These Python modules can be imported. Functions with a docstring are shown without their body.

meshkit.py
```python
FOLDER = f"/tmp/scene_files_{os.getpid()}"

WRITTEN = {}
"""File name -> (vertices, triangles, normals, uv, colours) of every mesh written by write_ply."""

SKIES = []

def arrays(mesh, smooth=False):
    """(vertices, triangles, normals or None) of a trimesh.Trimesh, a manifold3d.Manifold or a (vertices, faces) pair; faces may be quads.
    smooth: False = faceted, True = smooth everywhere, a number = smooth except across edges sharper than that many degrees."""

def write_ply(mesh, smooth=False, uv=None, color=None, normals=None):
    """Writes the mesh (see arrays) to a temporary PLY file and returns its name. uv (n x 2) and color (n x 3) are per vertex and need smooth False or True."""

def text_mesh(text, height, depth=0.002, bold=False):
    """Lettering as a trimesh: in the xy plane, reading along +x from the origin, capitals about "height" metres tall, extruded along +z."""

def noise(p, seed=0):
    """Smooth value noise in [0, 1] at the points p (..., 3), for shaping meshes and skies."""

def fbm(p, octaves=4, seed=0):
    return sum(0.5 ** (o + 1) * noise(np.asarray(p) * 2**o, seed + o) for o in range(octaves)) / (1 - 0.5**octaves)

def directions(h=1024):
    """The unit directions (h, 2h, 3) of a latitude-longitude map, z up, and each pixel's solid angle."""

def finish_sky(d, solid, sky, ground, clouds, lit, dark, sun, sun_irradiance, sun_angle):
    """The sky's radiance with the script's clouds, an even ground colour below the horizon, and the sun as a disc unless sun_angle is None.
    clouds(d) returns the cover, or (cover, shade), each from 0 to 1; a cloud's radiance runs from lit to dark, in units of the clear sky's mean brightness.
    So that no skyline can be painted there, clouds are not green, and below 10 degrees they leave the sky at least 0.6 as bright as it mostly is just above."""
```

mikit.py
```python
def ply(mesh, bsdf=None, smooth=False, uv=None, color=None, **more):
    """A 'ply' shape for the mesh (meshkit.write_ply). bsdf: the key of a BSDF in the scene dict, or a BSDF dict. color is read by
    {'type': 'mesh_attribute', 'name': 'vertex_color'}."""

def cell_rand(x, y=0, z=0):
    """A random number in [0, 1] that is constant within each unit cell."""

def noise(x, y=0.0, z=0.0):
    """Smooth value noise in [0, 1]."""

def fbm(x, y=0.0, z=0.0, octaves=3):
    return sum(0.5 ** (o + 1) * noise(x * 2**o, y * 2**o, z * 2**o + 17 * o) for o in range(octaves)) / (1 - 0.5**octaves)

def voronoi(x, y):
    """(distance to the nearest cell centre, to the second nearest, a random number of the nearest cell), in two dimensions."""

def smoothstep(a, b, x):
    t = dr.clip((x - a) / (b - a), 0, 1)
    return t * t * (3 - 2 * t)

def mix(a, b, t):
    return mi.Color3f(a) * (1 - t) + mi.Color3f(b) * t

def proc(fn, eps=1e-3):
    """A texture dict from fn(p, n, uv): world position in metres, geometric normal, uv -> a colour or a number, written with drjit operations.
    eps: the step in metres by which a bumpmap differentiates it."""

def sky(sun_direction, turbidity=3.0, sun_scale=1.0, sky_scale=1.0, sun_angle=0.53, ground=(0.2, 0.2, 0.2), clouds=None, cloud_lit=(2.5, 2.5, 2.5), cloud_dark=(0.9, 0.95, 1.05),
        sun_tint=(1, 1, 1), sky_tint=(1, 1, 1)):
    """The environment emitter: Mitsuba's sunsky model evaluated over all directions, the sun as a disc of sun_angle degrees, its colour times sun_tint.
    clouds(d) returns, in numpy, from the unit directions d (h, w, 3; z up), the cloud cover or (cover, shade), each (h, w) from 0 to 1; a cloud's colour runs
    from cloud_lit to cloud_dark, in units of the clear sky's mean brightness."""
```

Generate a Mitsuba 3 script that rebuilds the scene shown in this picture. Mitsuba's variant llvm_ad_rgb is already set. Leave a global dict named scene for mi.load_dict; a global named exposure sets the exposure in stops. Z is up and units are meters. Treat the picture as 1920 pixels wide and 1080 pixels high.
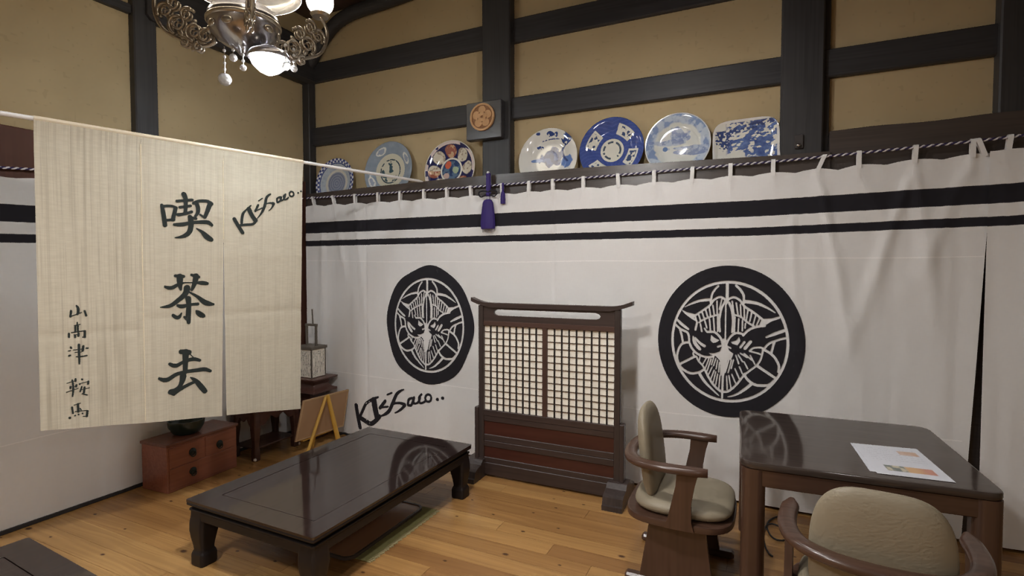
import math, random
import numpy as np, trimesh, mitsuba as mi, drjit as dr
from shapely.geometry import Polygon, Point, MultiPoint, box as sbox
from shapely.ops import unary_union
from shapely import affinity
import mikit, meshkit
from mikit import noise, fbm, cell_rand, smoothstep, mix, proc

T = mi.ScalarTransform4f
scene, labels = {}, {}

# ------------------------------------------------------------------ camera, lights, exposure
exposure = 0.80
CAM = np.array([3.896, -3.752, 1.5])
FWD = np.array([-0.427, 0.9034, -0.0376])
scene['camera'] = {'type': 'perspective', 'fov': 88.26, 'fov_axis': 'x',
                   'to_world': T().look_at(origin=CAM.tolist(), target=(CAM + FWD).tolist(), up=[0.00095, 0, 1])}
# ceiling lamps of the room: (x, y, z, radius, radiance, colour)
ROOM_LAMPS = [(3.27, -1.24, 2.86, 0.055, 240, (1.0, 0.965, 0.93)),
              (2.4, -4.2, 2.72, 0.16, 110, (1.0, 0.965, 0.93)),
              (4.9, -4.4, 2.35, 0.14, 45, (1.0, 0.97, 0.94)),
              (2.75, -2.5, 2.76, 0.12, 180, (1.0, 0.965, 0.93))]
LED_RADIANCE = 60
SHADE_RADIANCE = 7

# ------------------------------------------------------------------ helpers
def ref(k):
    return {'type': 'ref', 'id': k}

def numbered(name):
    if not any(k == name or k.startswith(name + '__') for k in list(scene) + list(labels)):
        return name
    i = 1
    while any(k == f'{name}_{i:03d}' or k.startswith(f'{name}_{i:03d}__') for k in list(scene) + list(labels)):
        i += 1
    return f'{name}_{i:03d}'

def thing(name, label, category, group=None):
    k = numbered(name)
    labels[k] = {'label': label, 'category': category}
    if group:
        labels[k]['group'] = group
    return k

def add(parent, name, mesh, mat, smooth=False, label=None, uv=None, M=None, **more):
    """One mesh as one entry; a child of parent when parent is given."""
    if M is not None:
        mesh = mesh.copy(); mesh.apply_transform(M)
    base = f'{parent}__{name}' if parent else name
    key, i = base, 1
    while key in scene:
        key = f'{base}_{i:03d}'; i += 1
    scene[key] = mikit.ply(mesh, mat, smooth=smooth, uv=uv, **more)
    if label:
        labels.setdefault(key, {})['label'] = label
    return key

def struct(name, mesh, mat, label, **kw):
    k = add(None, name, mesh, mat, **kw)
    labels[k] = {'kind': 'structure', 'label': label}
    return k

def tm(v, f):
    return trimesh.Trimesh(np.asarray(v, float), np.asarray(f, int), process=False)

def cat(*ms):
    return trimesh.util.concatenate([m for m in ms if m is not None])

def bx(x0, x1, y0, y1, z0, z1, b=0.0):
    if b <= 0:
        m = trimesh.creation.box([x1 - x0, y1 - y0, z1 - z0]); m.apply_translation([(x0 + x1) / 2, (y0 + y1) / 2, (z0 + z1) / 2]); return m
    p = []
    for x, sx in ((x0, 1), (x1, -1)):
        for y, sy in ((y0, 1), (y1, -1)):
            for z, sz in ((z0, 1), (z1, -1)):
                p += [(x + sx * b, y + sy * b, z), (x + sx * b, y, z + sz * b), (x, y + sy * b, z + sz * b)]
    return trimesh.convex.convex_hull(np.array(p))

def rotz(a, c=(0, 0, 0)):
    return trimesh.transformations.rotation_matrix(a, [0, 0, 1], c)

def move(x, y, z=0, a=0):
    return trimesh.transformations.translation_matrix([x, y, z]) @ rotz(a)

def spline(pts, n):
    pts = np.asarray(pts, float)
    from scipy.interpolate import CubicSpline
    t = np.r_[0, np.cumsum(np.linalg.norm(np.diff(pts, axis=0), axis=1))]
    return CubicSpline(t, pts)(np.linspace(0, t[-1], n))

def tube(path, r, sides=8, cap=True):
    p = np.asarray(path, float); n = len(p)
    r = np.broadcast_to(r, (n,))
    t = np.gradient(p, axis=0); t /= np.linalg.norm(t, axis=1, keepdims=True) + 1e-12
    a = np.cross(t[0], [0, 0, 1] if abs(t[0][2]) < .9 else [1, 0, 0]); a /= np.linalg.norm(a)
    A = []
    for i in range(n):
        a = a - t[i] * (a @ t[i]); a /= np.linalg.norm(a); A.append(a)
    A = np.array(A); B = np.cross(t, A)
    g = np.arange(sides) * 2 * np.pi / sides
    v = p[:, None] + r[:, None, None] * (np.cos(g)[None, :, None] * A[:, None] + np.sin(g)[None, :, None] * B[:, None])
    v = v.reshape(-1, 3); f = []
    for i in range(n - 1):
        for j in range(sides):
            a0, b0 = i * sides + j, i * sides + (j + 1) % sides
            f += [(a0, b0, b0 + sides), (a0, b0 + sides, a0 + sides)]
    if cap:
        v = np.vstack([v, p[0], p[-1]]); k = n * sides
        for j in range(sides):
            f += [(k, (j + 1) % sides, j), (k + 1, (n - 1) * sides + j, (n - 1) * sides + (j + 1) % sides)]
    return tm(v, f)

def lathe(prof, n=48, c=(0, 0, 0)):
    """profile (r, z) from one end to the other, turned about z"""
    prof = np.asarray(prof, float); m = len(prof)
    g = np.arange(n) * 2 * np.pi / n
    v = np.stack([prof[:, :1] * np.cos(g), prof[:, :1] * np.sin(g), np.repeat(prof[:, 1:], n, 1)], -1).reshape(-1, 3) + np.array(c)
    f = []
    for i in range(m - 1):
        for j in range(n):
            a, b = i * n + j, i * n + (j + 1) % n
            f += [(a, b, b + n), (a, b + n, a + n)]
    t = tm(v, f)
    return t

def rect_loft(rings):
    """rings of equal length (k points each, counterclockwise seen from above), bottom to top, capped"""
    R = np.asarray(rings, float); n, k = R.shape[:2]
    v = np.vstack([R.reshape(-1, 3), R[0].mean(0), R[-1].mean(0)]); f = []
    for i in range(n - 1):
        for j in range(k):
            a, b = i * k + j, i * k + (j + 1) % k
            f += [(a, b, b + k), (a, b + k, a + k)]
    for j in range(k):
        f += [(n * k, (j + 1) % k, j), (n * k + 1, (n - 1) * k + j, (n - 1) * k + (j + 1) % k)]
    return tm(v, f)

def rsquare(cx, cy, w, d, r, z, n=4):
    o = []
    for sx, sy, a0 in ((1, 1, 0), (-1, 1, 90), (-1, -1, 180), (1, -1, 270)):
        for i in range(n):
            a = math.radians(a0 + 90 * i / (n - 1))
            o.append((cx + sx * (w / 2 - r) + r * math.cos(a), cy + sy * (d / 2 - r) + r * math.sin(a), z))
    return o

def extrude(poly, h, z0=0.0):
    geoms = getattr(poly, 'geoms', [poly])
    m = cat(*[trimesh.creation.extrude_polygon(g, h, engine='earcut') for g in geoms])
    m.apply_translation([0, 0, z0]); return m

def upright(m, y):
    """a mesh extruded along z from a drawing in (x, z): stands it up, back face at y, thickness towards -y"""
    v = np.array(m.vertices); return tm(np.stack([v[:, 0], y - v[:, 2], v[:, 1]], -1), m.faces)

def rrect(x0, x1, y0, y1, r, n=6):
    return sbox(x0 + r, y0 + r, x1 - r, y1 - r).buffer(r, quad_segs=n)

def slab(x0, x1, y0, y1, z0, z1, r, e=0.006, n=6):
    """a table top: rounded corners in plan, rounded edges"""
    rings = []
    for dz, ins in ((0, e), (e * .3, e * .3), (e, 0), (z1 - z0 - e, 0), (z1 - z0 - e * .3, e * .3), (z1 - z0, e)):
        rings.append(rsquare((x0 + x1) / 2, (y0 + y1) / 2, x1 - x0 - 2 * ins, y1 - y0 - 2 * ins, max(r - ins, .001), z0 + dz, n))
    return rect_loft(rings)

def stroke(s):
    """[x, y, half width, ...] brush stroke as a polygon"""
    q = np.asarray(s, float).reshape(-1, 3)
    if len(q) > 2:
        t = np.r_[0, np.cumsum(np.linalg.norm(np.diff(q[:, :2], axis=0), axis=1))]
        from scipy.interpolate import PchipInterpolator
        q = PchipInterpolator(t, q)(np.linspace(0, t[-1], 4 * len(q)))
    c = [Point(a[0], a[1]).buffer(max(a[2], 1e-4), quad_segs=4) for a in q]
    return unary_union([unary_union([a, b]).convex_hull for a, b in zip(c[:-1], c[1:])])

def on_cloth(poly, fn, size=0.05):
    """flat drawing (u, v) laid on a cloth: fn(u, v) -> points in space"""
    vs, fs, n = [], [], 0
    for g in getattr(poly, 'geoms', [poly]):
        if g.is_empty or g.area < 1e-7:
            continue
        v, f = trimesh.creation.triangulate_polygon(g, engine='earcut')
        v3 = np.c_[v, np.zeros(len(v))]
        v3, f = trimesh.remesh.subdivide_to_size(v3, f, size, max_iter=12)
        vs.append(v3[:, :2]); fs.append(np.asarray(f) + n); n += len(v3)
    q = np.vstack(vs)
    m = tm(fn(q[:, 0], q[:, 1]), np.vstack(fs))
    m.merge_vertices()
    return m

def pillow(outline, th, n=12, power=4.0, bulge=0.0):
    """a cushion: closed outline (k, 2) in (x, z), thickness th along y, rounded rim; centre at the outline's mean"""
    o = np.asarray(outline, float); c = o.mean(0); k = len(o)
    rho = np.r_[np.sin(np.linspace(0.12, np.pi / 2, n))]
    v = [[c[0], -th / 2, c[1]]]; f = []
    rings = []
    for side in (-1, 1):
        rr = rho if side < 0 else rho[::-1][1:]
        for r in rr:
            y = side * th / 2 * max(0.0, 1 - r ** power) ** 0.5
            q = c + (o - c) * r
            rings.append(np.stack([q[:, 0], np.full(k, y), q[:, 1]], -1))
    R = np.array(rings); v = np.vstack([R.reshape(-1, 3), [[c[0], -th / 2, c[1]], [c[0], th / 2, c[1]]]])
    for i in range(len(R) - 1):
        for j in range(k):
            a, b = i * k + j, i * k + (j + 1) % k
            f += [(a, b, b + k), (a, b + k, a + k)]
    m = len(R) * k
    for j in range(k):
        f += [(m, (j + 1) % k, j), (m + 1, (len(R) - 1) * k + j, (len(R) - 1) * k + (j + 1) % k)]
    t = tm(v, f); t.fix_normals(); return t

# ------------------------------------------------------------------ materials
def principled(base, rough=0.5, spec=0.5, **kw):
    return {'type': 'principled', 'base_color': base if isinstance(base, dict) else {'type': 'rgb', 'value': list(base)}, 'roughness': rough, 'specular': spec, **kw}

def mat(key, base, rough=0.5, spec=0.5, bump=None, bscale=1.0, eps=1e-3, two=True, **kw):
    b = principled(base, rough, spec, **kw)
    if bump is not None:
        b = {'type': 'bumpmap', 'arbitrary': proc(bump, eps), 'scale': bscale, 'bsdf': b}
    scene[key] = {'type': 'twosided', 'bsdf': b} if two else b
    return key

def grain(c0, c1, along, fine=90.0, coarse=7.0):
    """wood: streaks along one axis ('x', 'y' or 'z')"""
    def fn(p, n, uv):
        a = {'x': p.x, 'y': p.y, 'z': p.z}[along]
        u, v = {'x': (p.y, p.z), 'y': (p.x, p.z), 'z': (p.x, p.y)}[along]
        w = fbm(u * coarse + 3.1, v * coarse, a * 1.1, 2)
        s = noise((u + v) * fine + w * 4.0, (u - v) * fine, a * 2.5)
        return mix(c0, c1, dr.clip(0.55 * s + 0.6 * w - .1, 0, 1))
    return proc(fn)

mat('beam_wood', grain((.023, .023, .026), (.043, .042, .045), 'x'), .52, .4)
mat('post_wood', grain((.026, .026, .028), (.048, .047, .049), 'z'), .52, .4)
mat('side_beam_wood', grain((.023, .023, .026), (.043, .042, .045), 'y'), .52, .4)
mat('shelf_wood', grain((.045, .036, .033), (.080, .064, .056), 'x'), .30, .5)
mat('red_brown_board', grain((.060, .026, .018), (.105, .045, .030), 'z', 60), .6, .2)
mat('ceiling_wood', grain((.050, .030, .024), (.085, .050, .040), 'y', 50), .6, .3)
def plaster_fn(p, n, uv):
    a = fbm(p.x * 3.0 + p.y * 2.7, p.z * 3.0, 1.3, 3)
    s = smoothstep(.86, .93, noise(p.x * 44 + p.y * 40, p.z * 44, 4.0))
    return mix(mix((.43, .335, .195), (.475, .372, .222), a), (.33, .25, .14), s * .30)
mat('plaster', proc(plaster_fn), .95, .1, bump=lambda p, n, uv: fbm(p.x * 60 + p.y * 55, p.z * 60, 0., 2), bscale=.0012)
mat('far_plaster', (.30, .24, .16), .95, .1)

def floor_tone(k):
    base = [(.41, .225, .080), (.34, .178, .062), (.46, .265, .098), (.29, .146, .052)][k]
    dark = [base[0] * .50, base[1] * .43, base[2] * .40]
    def fn(p, n, uv):
        row = dr.floor((p.y + 20.0) / .118)
        off = cell_rand(row, k, 5) * 30
        w = fbm(p.x * 1.6 + off, p.y * 13 + off, 0., 2)
        s = noise(p.x * 2.2 + off, p.y * 130 + w * 9, 1.0)
        c = mix(base, dark, dr.clip(.50 * w + .42 * s - .18, 0, 1))
        # knots
        cx = dr.floor(p.x / .42 + off); cy = row
        kx = (cx + .2 + .6 * cell_rand(cx, cy, 11) - off) * .42
        ky = (row + .22 + .56 * cell_rand(cx, cy, 12)) * .118 - 20.0
        d = dr.sqrt(dr.square((p.x - kx) * .62) + dr.square(p.y - ky))
        r = .004 + .009 * cell_rand(cx, cy, 13)
        on = dr.select(cell_rand(cx, cy, 14) > .45, 1.0, 0.0)
        return mix(c, (.075, .034, .016), on * (1 - smoothstep(r * .5, r * 1.5, d)))
    return proc(fn)
for k in range(4):
    mat(f'floor_board_{k}', floor_tone(k), .34, .45)
mat('floor_gap', (.04, .022, .011), .8, .2)

def weave_fn(p, n, uv):
    return .5 * noise(uv.x * 900, uv.y * 120) + .5 * noise(uv.x * 120, uv.y * 900)
def curtain_fn(p, n, uv):
    """white cotton with two dyed stripes; uv = (metres along the cloth, metres above the floor)"""
    z = uv.y + .002 * (noise(uv.x * 40, 3.0) - .5)
    s = smoothstep(1.816, 1.820, z) * (1 - smoothstep(1.915, 1.919, z)) + smoothstep(1.698, 1.702, z) * (1 - smoothstep(1.748, 1.752, z))
    t = .5 * noise(uv.x * 300, uv.y * 60) + .5 * noise(uv.x * 60, uv.y * 300)
    return mix(mix((.745, .74, .735), (.77, .765, .76), t), (.022, .021, .026), dr.clip(s, 0, 1))
mat('white_cotton', proc(curtain_fn), .95, .15, bump=weave_fn, bscale=.0004)
mat('plain_cotton', (.78, .775, .77), .95, .15)
mat('seam_cotton', (.86, .85, .84), .95, .15)
mat('black_dye', (.022, .021, .026), .9, .2)
def linen_fn(p, n, uv):
    a = noise(uv.x * 230, uv.y * 3.0, 1.0); b = noise(uv.x * 110, uv.y * 1.6, 2.0); c = noise(uv.x * 34, uv.y * 210, 3.0)
    s = smoothstep(.55, .9, a) * .6 + smoothstep(.55, .9, b) * .5
    left = 1 - smoothstep(.40, .46, uv.x)
    base = mix((.505, .455, .355), (.59, .54, .435), .5 * c + .5 * noise(uv.x * 420, uv.y * 6))
    return mix(base, (.38, .335, .255), s * (.28 + .42 * left))
mat('linen', proc(linen_fn), .95, .12, bump=lambda p, n, uv: .6 * noise(uv.x * 420, uv.y * 12) + .4 * noise(uv.x * 14, uv.y * 420), bscale=.0006)
mat('linen_hem', (.70, .61, .46), .95, .12)
mat('ink', (.026, .032, .030), .85, .2)
mat('ink_grey', (.060, .066, .062), .85, .2)
mat('white_rod', (.80, .79, .77), .35, .5)
mat('navy_cord', (.035, .028, .085), .8, .2)
mat('white_cord', (.72, .70, .74), .8, .2)
mat('purple_silk', (.034, .018, .135), .6, .3)
mat('grey_silk', (.34, .33, .36), .7, .3)

mat('black_lacquer', grain((.012, .008, .007), (.024, .013, .011), 'y', 60), .07, .78, clearcoat=.4, clearcoat_gloss=.97)
mat('black_lacquer_side', (.013, .010, .010), .42, .30)
mat('screen_wood', grain((.030, .020, .018), (.058, .037, .032), 'x', 80), .38, .5)
mat('screen_post', grain((.030, .022, .020), (.055, .038, .034), 'z', 80), .38, .5)
mat('screen_rail', grain((.055, .030, .024), (.085, .045, .035), 'x', 80), .36, .5)
mat('lattice_black', (.014, .011, .010), .5, .4)
mat('lattice_brown', (.115, .085, .065), .5, .4)
mat('red_panel', grain((.046, .014, .010), (.080, .026, .017), 'x', 40, 5), .36, .4)
def paper_fn(p, n, uv):
    return mix((.90, .86, .755), (.92, .88, .78), fbm(p.x * 40, p.z * 40, 0., 3))
mat('shoji_paper', proc(paper_fn), .9, .1)

mat('brown_wood', grain((.046, .023, .015), (.082, .043, .029), 'z', 70), .27, .5, clearcoat=.35, clearcoat_gloss=.9)
mat('brown_wood_flat', grain((.046, .023, .015), (.082, .043, .029), 'x', 70), .27, .5, clearcoat=.35, clearcoat_gloss=.9)
mat('table_top_brown', grain((.034, .025, .021), (.050, .036, .030), 'x', 70), .10, .50, clearcoat=.4, clearcoat_gloss=.96)
mat('cream_leather', (.240, .205, .146), .50, .4, bump=lambda p, n, uv: fbm(p.x * 160, p.y * 160, p.z * 160, 2), bscale=.0012)
mat('chest_wood', grain((.21, .072, .045), (.31, .115, .070), 'y', 60), .30, .5, clearcoat=.3, clearcoat_gloss=.9)
mat('chest_top', grain((.13, .050, .036), (.19, .08, .056), 'y', 60), .25, .5)
mat('iron', (.035, .045, .045), .5, .5, metallic=.6)
mat('dark_green_glaze', (.012, .028, .024), .25, .6)
mat('stand_wood', grain((.040, .018, .014), (.080, .034, .025), 'y', 60), .33, .5)
mat('brown_stand', grain((.075, .034, .028), (.11, .055, .044), 'y', 60), .36, .5)
mat('white_cap', (.75, .73, .70), .4, .5)
mat('cardboard', (.36, .225, .130), .85, .2)
mat('cardboard_edge', (.44, .30, .17), .85, .2)
mat('yellow_wood', grain((.52, .30, .050), (.62, .38, .085), 'z', 60), .4, .4)
mat('frame_grey_wood', (.115, .100, .082), .55, .4)
def andon_fn(p, n, uv):
    col = uv.x * 9.0; c = dr.floor(col); fr = col - c
    inside = smoothstep(.16, .24, fr) * (1 - smoothstep(.66, .76, fr))
    s = smoothstep(.52, .60, noise(uv.x * 75, uv.y * 42, 2.0)) * smoothstep(.35, .42, noise(c * 3.7, uv.y * 8, 1.0))
    margin = smoothstep(.05, .08, uv.y) * (1 - smoothstep(.90, .94, uv.y))
    return mix((.80, .765, .68), (.07, .065, .06), inside * s * margin)
mat('lantern_paper', proc(andon_fn), .9, .1)
mat('tray_copper', grain((.38, .19, .10), (.46, .24, .13), 'y', 40), .20, .6, clearcoat=.5)
mat('tray_rim', (.075, .060, .055), .35, .5)
def mat_fn(p, n, uv):
    return mix((.27, .25, .10), (.37, .34, .15), .6 * noise(p.x * 60, p.y * 420) + .4 * fbm(p.x * 9, p.y * 9, 0., 2))
mat('green_rush', proc(mat_fn), .9, .15)
mat('fringe_straw', (.42, .37, .20), .9, .15)
mat('black_rubber', (.012, .012, .014), .5, .4)
mat('plaque_black', grain((.028, .028, .032), (.044, .042, .046), 'x', 60), .30, .5)
mat('plaque_wood', grain((.46, .26, .12), (.56, .33, .165), 'z', 60), .55, .3)
mat('plaque_wood_dark', (.24, .115, .050), .6, .3)
mat('switch_plate', (.055, .05, .05), .3, .5)
mat('chrome', (.75, .75, .75), .2, .5, metallic=1.0)
mat('bronze_relief', (.52, .47, .39), .27, .5, metallic=.85)
mat('urn_metal', (.42, .41, .43), .20, .6, metallic=.9)
mat('collar_copper', (.62, .30, .14), .35, .5, metallic=.6)
scene['crystal'] = principled((.92, .94, .95), .04, .7, spec_trans=.55, eta=1.52) if False else {'type': 'principled', 'base_color': {'type': 'rgb', 'value': [.92, .94, .95]}, 'roughness': .05, 'spec_trans': .5, 'eta': 1.5}
mat('lamp_housing', (.05, .05, .05), .5, .4)

# ------------------------------------------------------------------ the room
W, D, H = 6.3, -5.4, 3.86
sub = struct('floor', bx(-.1, W + .1, D - .1, .1, -.08, -.021), 'floor_gap', 'pale pine board floor running along the curtained wall', )
rng = random.Random(4)
y, row = -.045, 0
while y > D:
    x = .03 - rng.random() * 1.6
    while x < W:
        L = rng.uniform(1.5, 2.9)
        x0, x1 = max(x, .0), min(x + L, W)
        if x1 - x0 > .08:
            add('floor', 'plank', bx(x0 + .0008, x1 - .0008, y - .1172, y - .0005, -.020, rng.uniform(-.0006, 0)), f'floor_board_{rng.choice([0, 0, 1, 1, 2, 3])}')
        x += L
    y -= .118
struct('wall_back', bx(-.1, W, 0, .1, 0, H), 'plaster', 'ochre plaster wall with dark beams above the white curtains')
struct('wall_left', bx(-.1, 0, D, 0, 0, H), 'plaster', 'ochre plaster wall behind the hanging linen')
struct('wall_right', bx(W, W + .1, D, .1, 0, H), 'far_plaster', 'plain plaster wall out of view on the right')
struct('wall_front', bx(-.1, W + .1, D - .1, D, 0, H), 'far_plaster', 'plain plaster wall out of view behind the camera')
struct('ceiling', bx(-.1, W + .1, D - .1, .1, H, H + .05), 'ceiling_wood', 'reddish brown board ceiling')
for i in range(16):
    x0 = -.02 + i * .395
    add('ceiling', 'board', bx(x0, x0 + .388, D, .02, H - .018, H + .001), 'ceiling_wood')

B_ = 'wall_back'
add(B_, 'beam', bx(.06, W, -.035, .02, 3.225, 3.405, .008), 'beam_wood', label='upper dark beam on the plaster')
add(B_, 'beam', bx(.06, W, -.045, .02, 2.642, 2.808, .008), 'beam_wood', label='middle dark beam behind the plaque')
add(B_, 'post', bx(1.905, 2.145, -.085, .02, 0, H - .02, .008), 'post_wood', label='dark post behind the round plaque')
add(B_, 'post', bx(3.985, 4.215, -.085, .02, 0, H - .02, .008), 'post_wood', label='dark post right of the rectangular plate')
add(B_, 'post', bx(4.215, 4.250, -.03, .02, 0, H - .02, .004), 'post_wood')
add(B_, 'post', bx(5.02, 5.135, -.085, .02, 0, H - .02, .008), 'post_wood', label='dark post at the right edge')
add(B_, 'post', bx(.0, .085, -.085, .0, 0, 3.3, .006), 'post_wood', label='dark corner post')
# the ledge the plates stand on: board, lip, and the board below it
add(B_, 'ledge', bx(.085, 4.25, -.105, .01, 1.98, 2.0), 'shelf_wood')
xs = np.linspace(.085, 4.25, 40)
lipz = 2.186 + .030 * np.sin(np.clip((xs - .1) / 3.9, 0, 1) * np.pi)
lip = rect_loft([[(x, -.122, 1.96), (x, -.104, 1.96), (x, -.104, z), (x, -.122, z)] for x, z in zip(xs, lipz)])
lip.fix_normals()
add(B_, 'ledge_lip', lip, 'shelf_wood', label='worn dark board the plates stand behind')
add(B_, 'dado', bx(.085, 4.25, -.10, .0, .0, 1.979), 'red_brown_board')
xs = np.linspace(4.25, W, 30)
nz = 2.315 - .012 * np.exp(-((xs - 4.3) / .18) ** 2) + .006 * np.sin(xs * 9)
nag = rect_loft([[(x, -.100, 0.0), (x, .0, 0.0), (x, .0, z), (x, -.100, z)] for x, z in zip(xs, nz)]); nag.fix_normals()
add(B_, 'lintel_board', nag, 'shelf_wood', label='dark lintel board in the right bay')
logp = spline([(.06, -.06, 3.36), (.20, -.06, 3.535), (.42, -.06, 3.705), (.80, -.06, 3.765), (1.3, -.06, 3.80), (2.2, -.06, 3.83)], 40)
add(B_, 'log', tube(logp, np.linspace(.055, .062, 40), 14), 'beam_wood', smooth=True, label='curved dark log below the ceiling')
add(B_, 'sill', bx(.03, W, -.105, .0, 0.0, .03, .003), 'beam_wood')

L_ = 'wall_left'
add(L_, 'post', bx(-.02, .06, -1.575, -1.425, 2.31, 3.75, .008), 'post_wood', label='dark post above the hanging linen')
add(L_, 'beam', bx(-.02, .115, -1.50, .0, 3.205, 3.60, .03), 'side_beam_wood', label='thick dark beam behind the chandelier')
add(L_, 'rail', bx(-.02, .04, D, -1.575, 3.215, 3.275, .006), 'side_beam_wood', label='thin dark rail left of the post')
add(L_, 'lintel', bx(-.02, .030, D, -.02, 0.0, 2.31, .006), 'red_brown_board', label='reddish brown lintel boards')
add(L_, 'sill', bx(.0, .06, D, -.05, 0.0, .025, .003), 'beam_wood')

# ------------------------------------------------------------------ ceiling lamps
for i, (x, y, z, r, rad, c) in enumerate(ROOM_LAMPS):
    k = thing('ceiling_lamp', ['small ceiling spot lamp over the middle of the curtained wall', 'round ceiling lamp behind the viewer, over the rear of the room', 'round ceiling lamp over the right side of the room', 'round ceiling lamp over the middle of the room'][i], 'lamp', 'ceiling lamps')
    add(k, 'housing', lathe([(.0, z + .13), (r * 1.25, z + .13), (r * 1.25, z - .01), (r * 1.02, z - .01), (r * 1.02, z + .02), (.0, z + .02)], 32, (x, y, 0)), 'lamp_housing')
    add(k, 'stem', tube([(x, y, z + .12), (x, y, H)], .012, 10), 'lamp_housing')
    dome = .95 if i == 0 else .25          # the small spot has a bulging lens, the others are nearly flat
    m = lathe([(0.0, z - r * dome)] + [(r * math.sin(a), z - r * dome * math.cos(a)) for a in np.linspace(.2, math.pi / 2, 8)], 24, (x, y, 0))
    if np.sum(m.face_normals[:, 2]) > 0:
        m.invert()
    add(k, 'lens', m, 'lamp_housing', emitter={'type': 'area', 'radiance': {'type': 'rgb', 'value': [rad * q for q in c]}})

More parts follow.
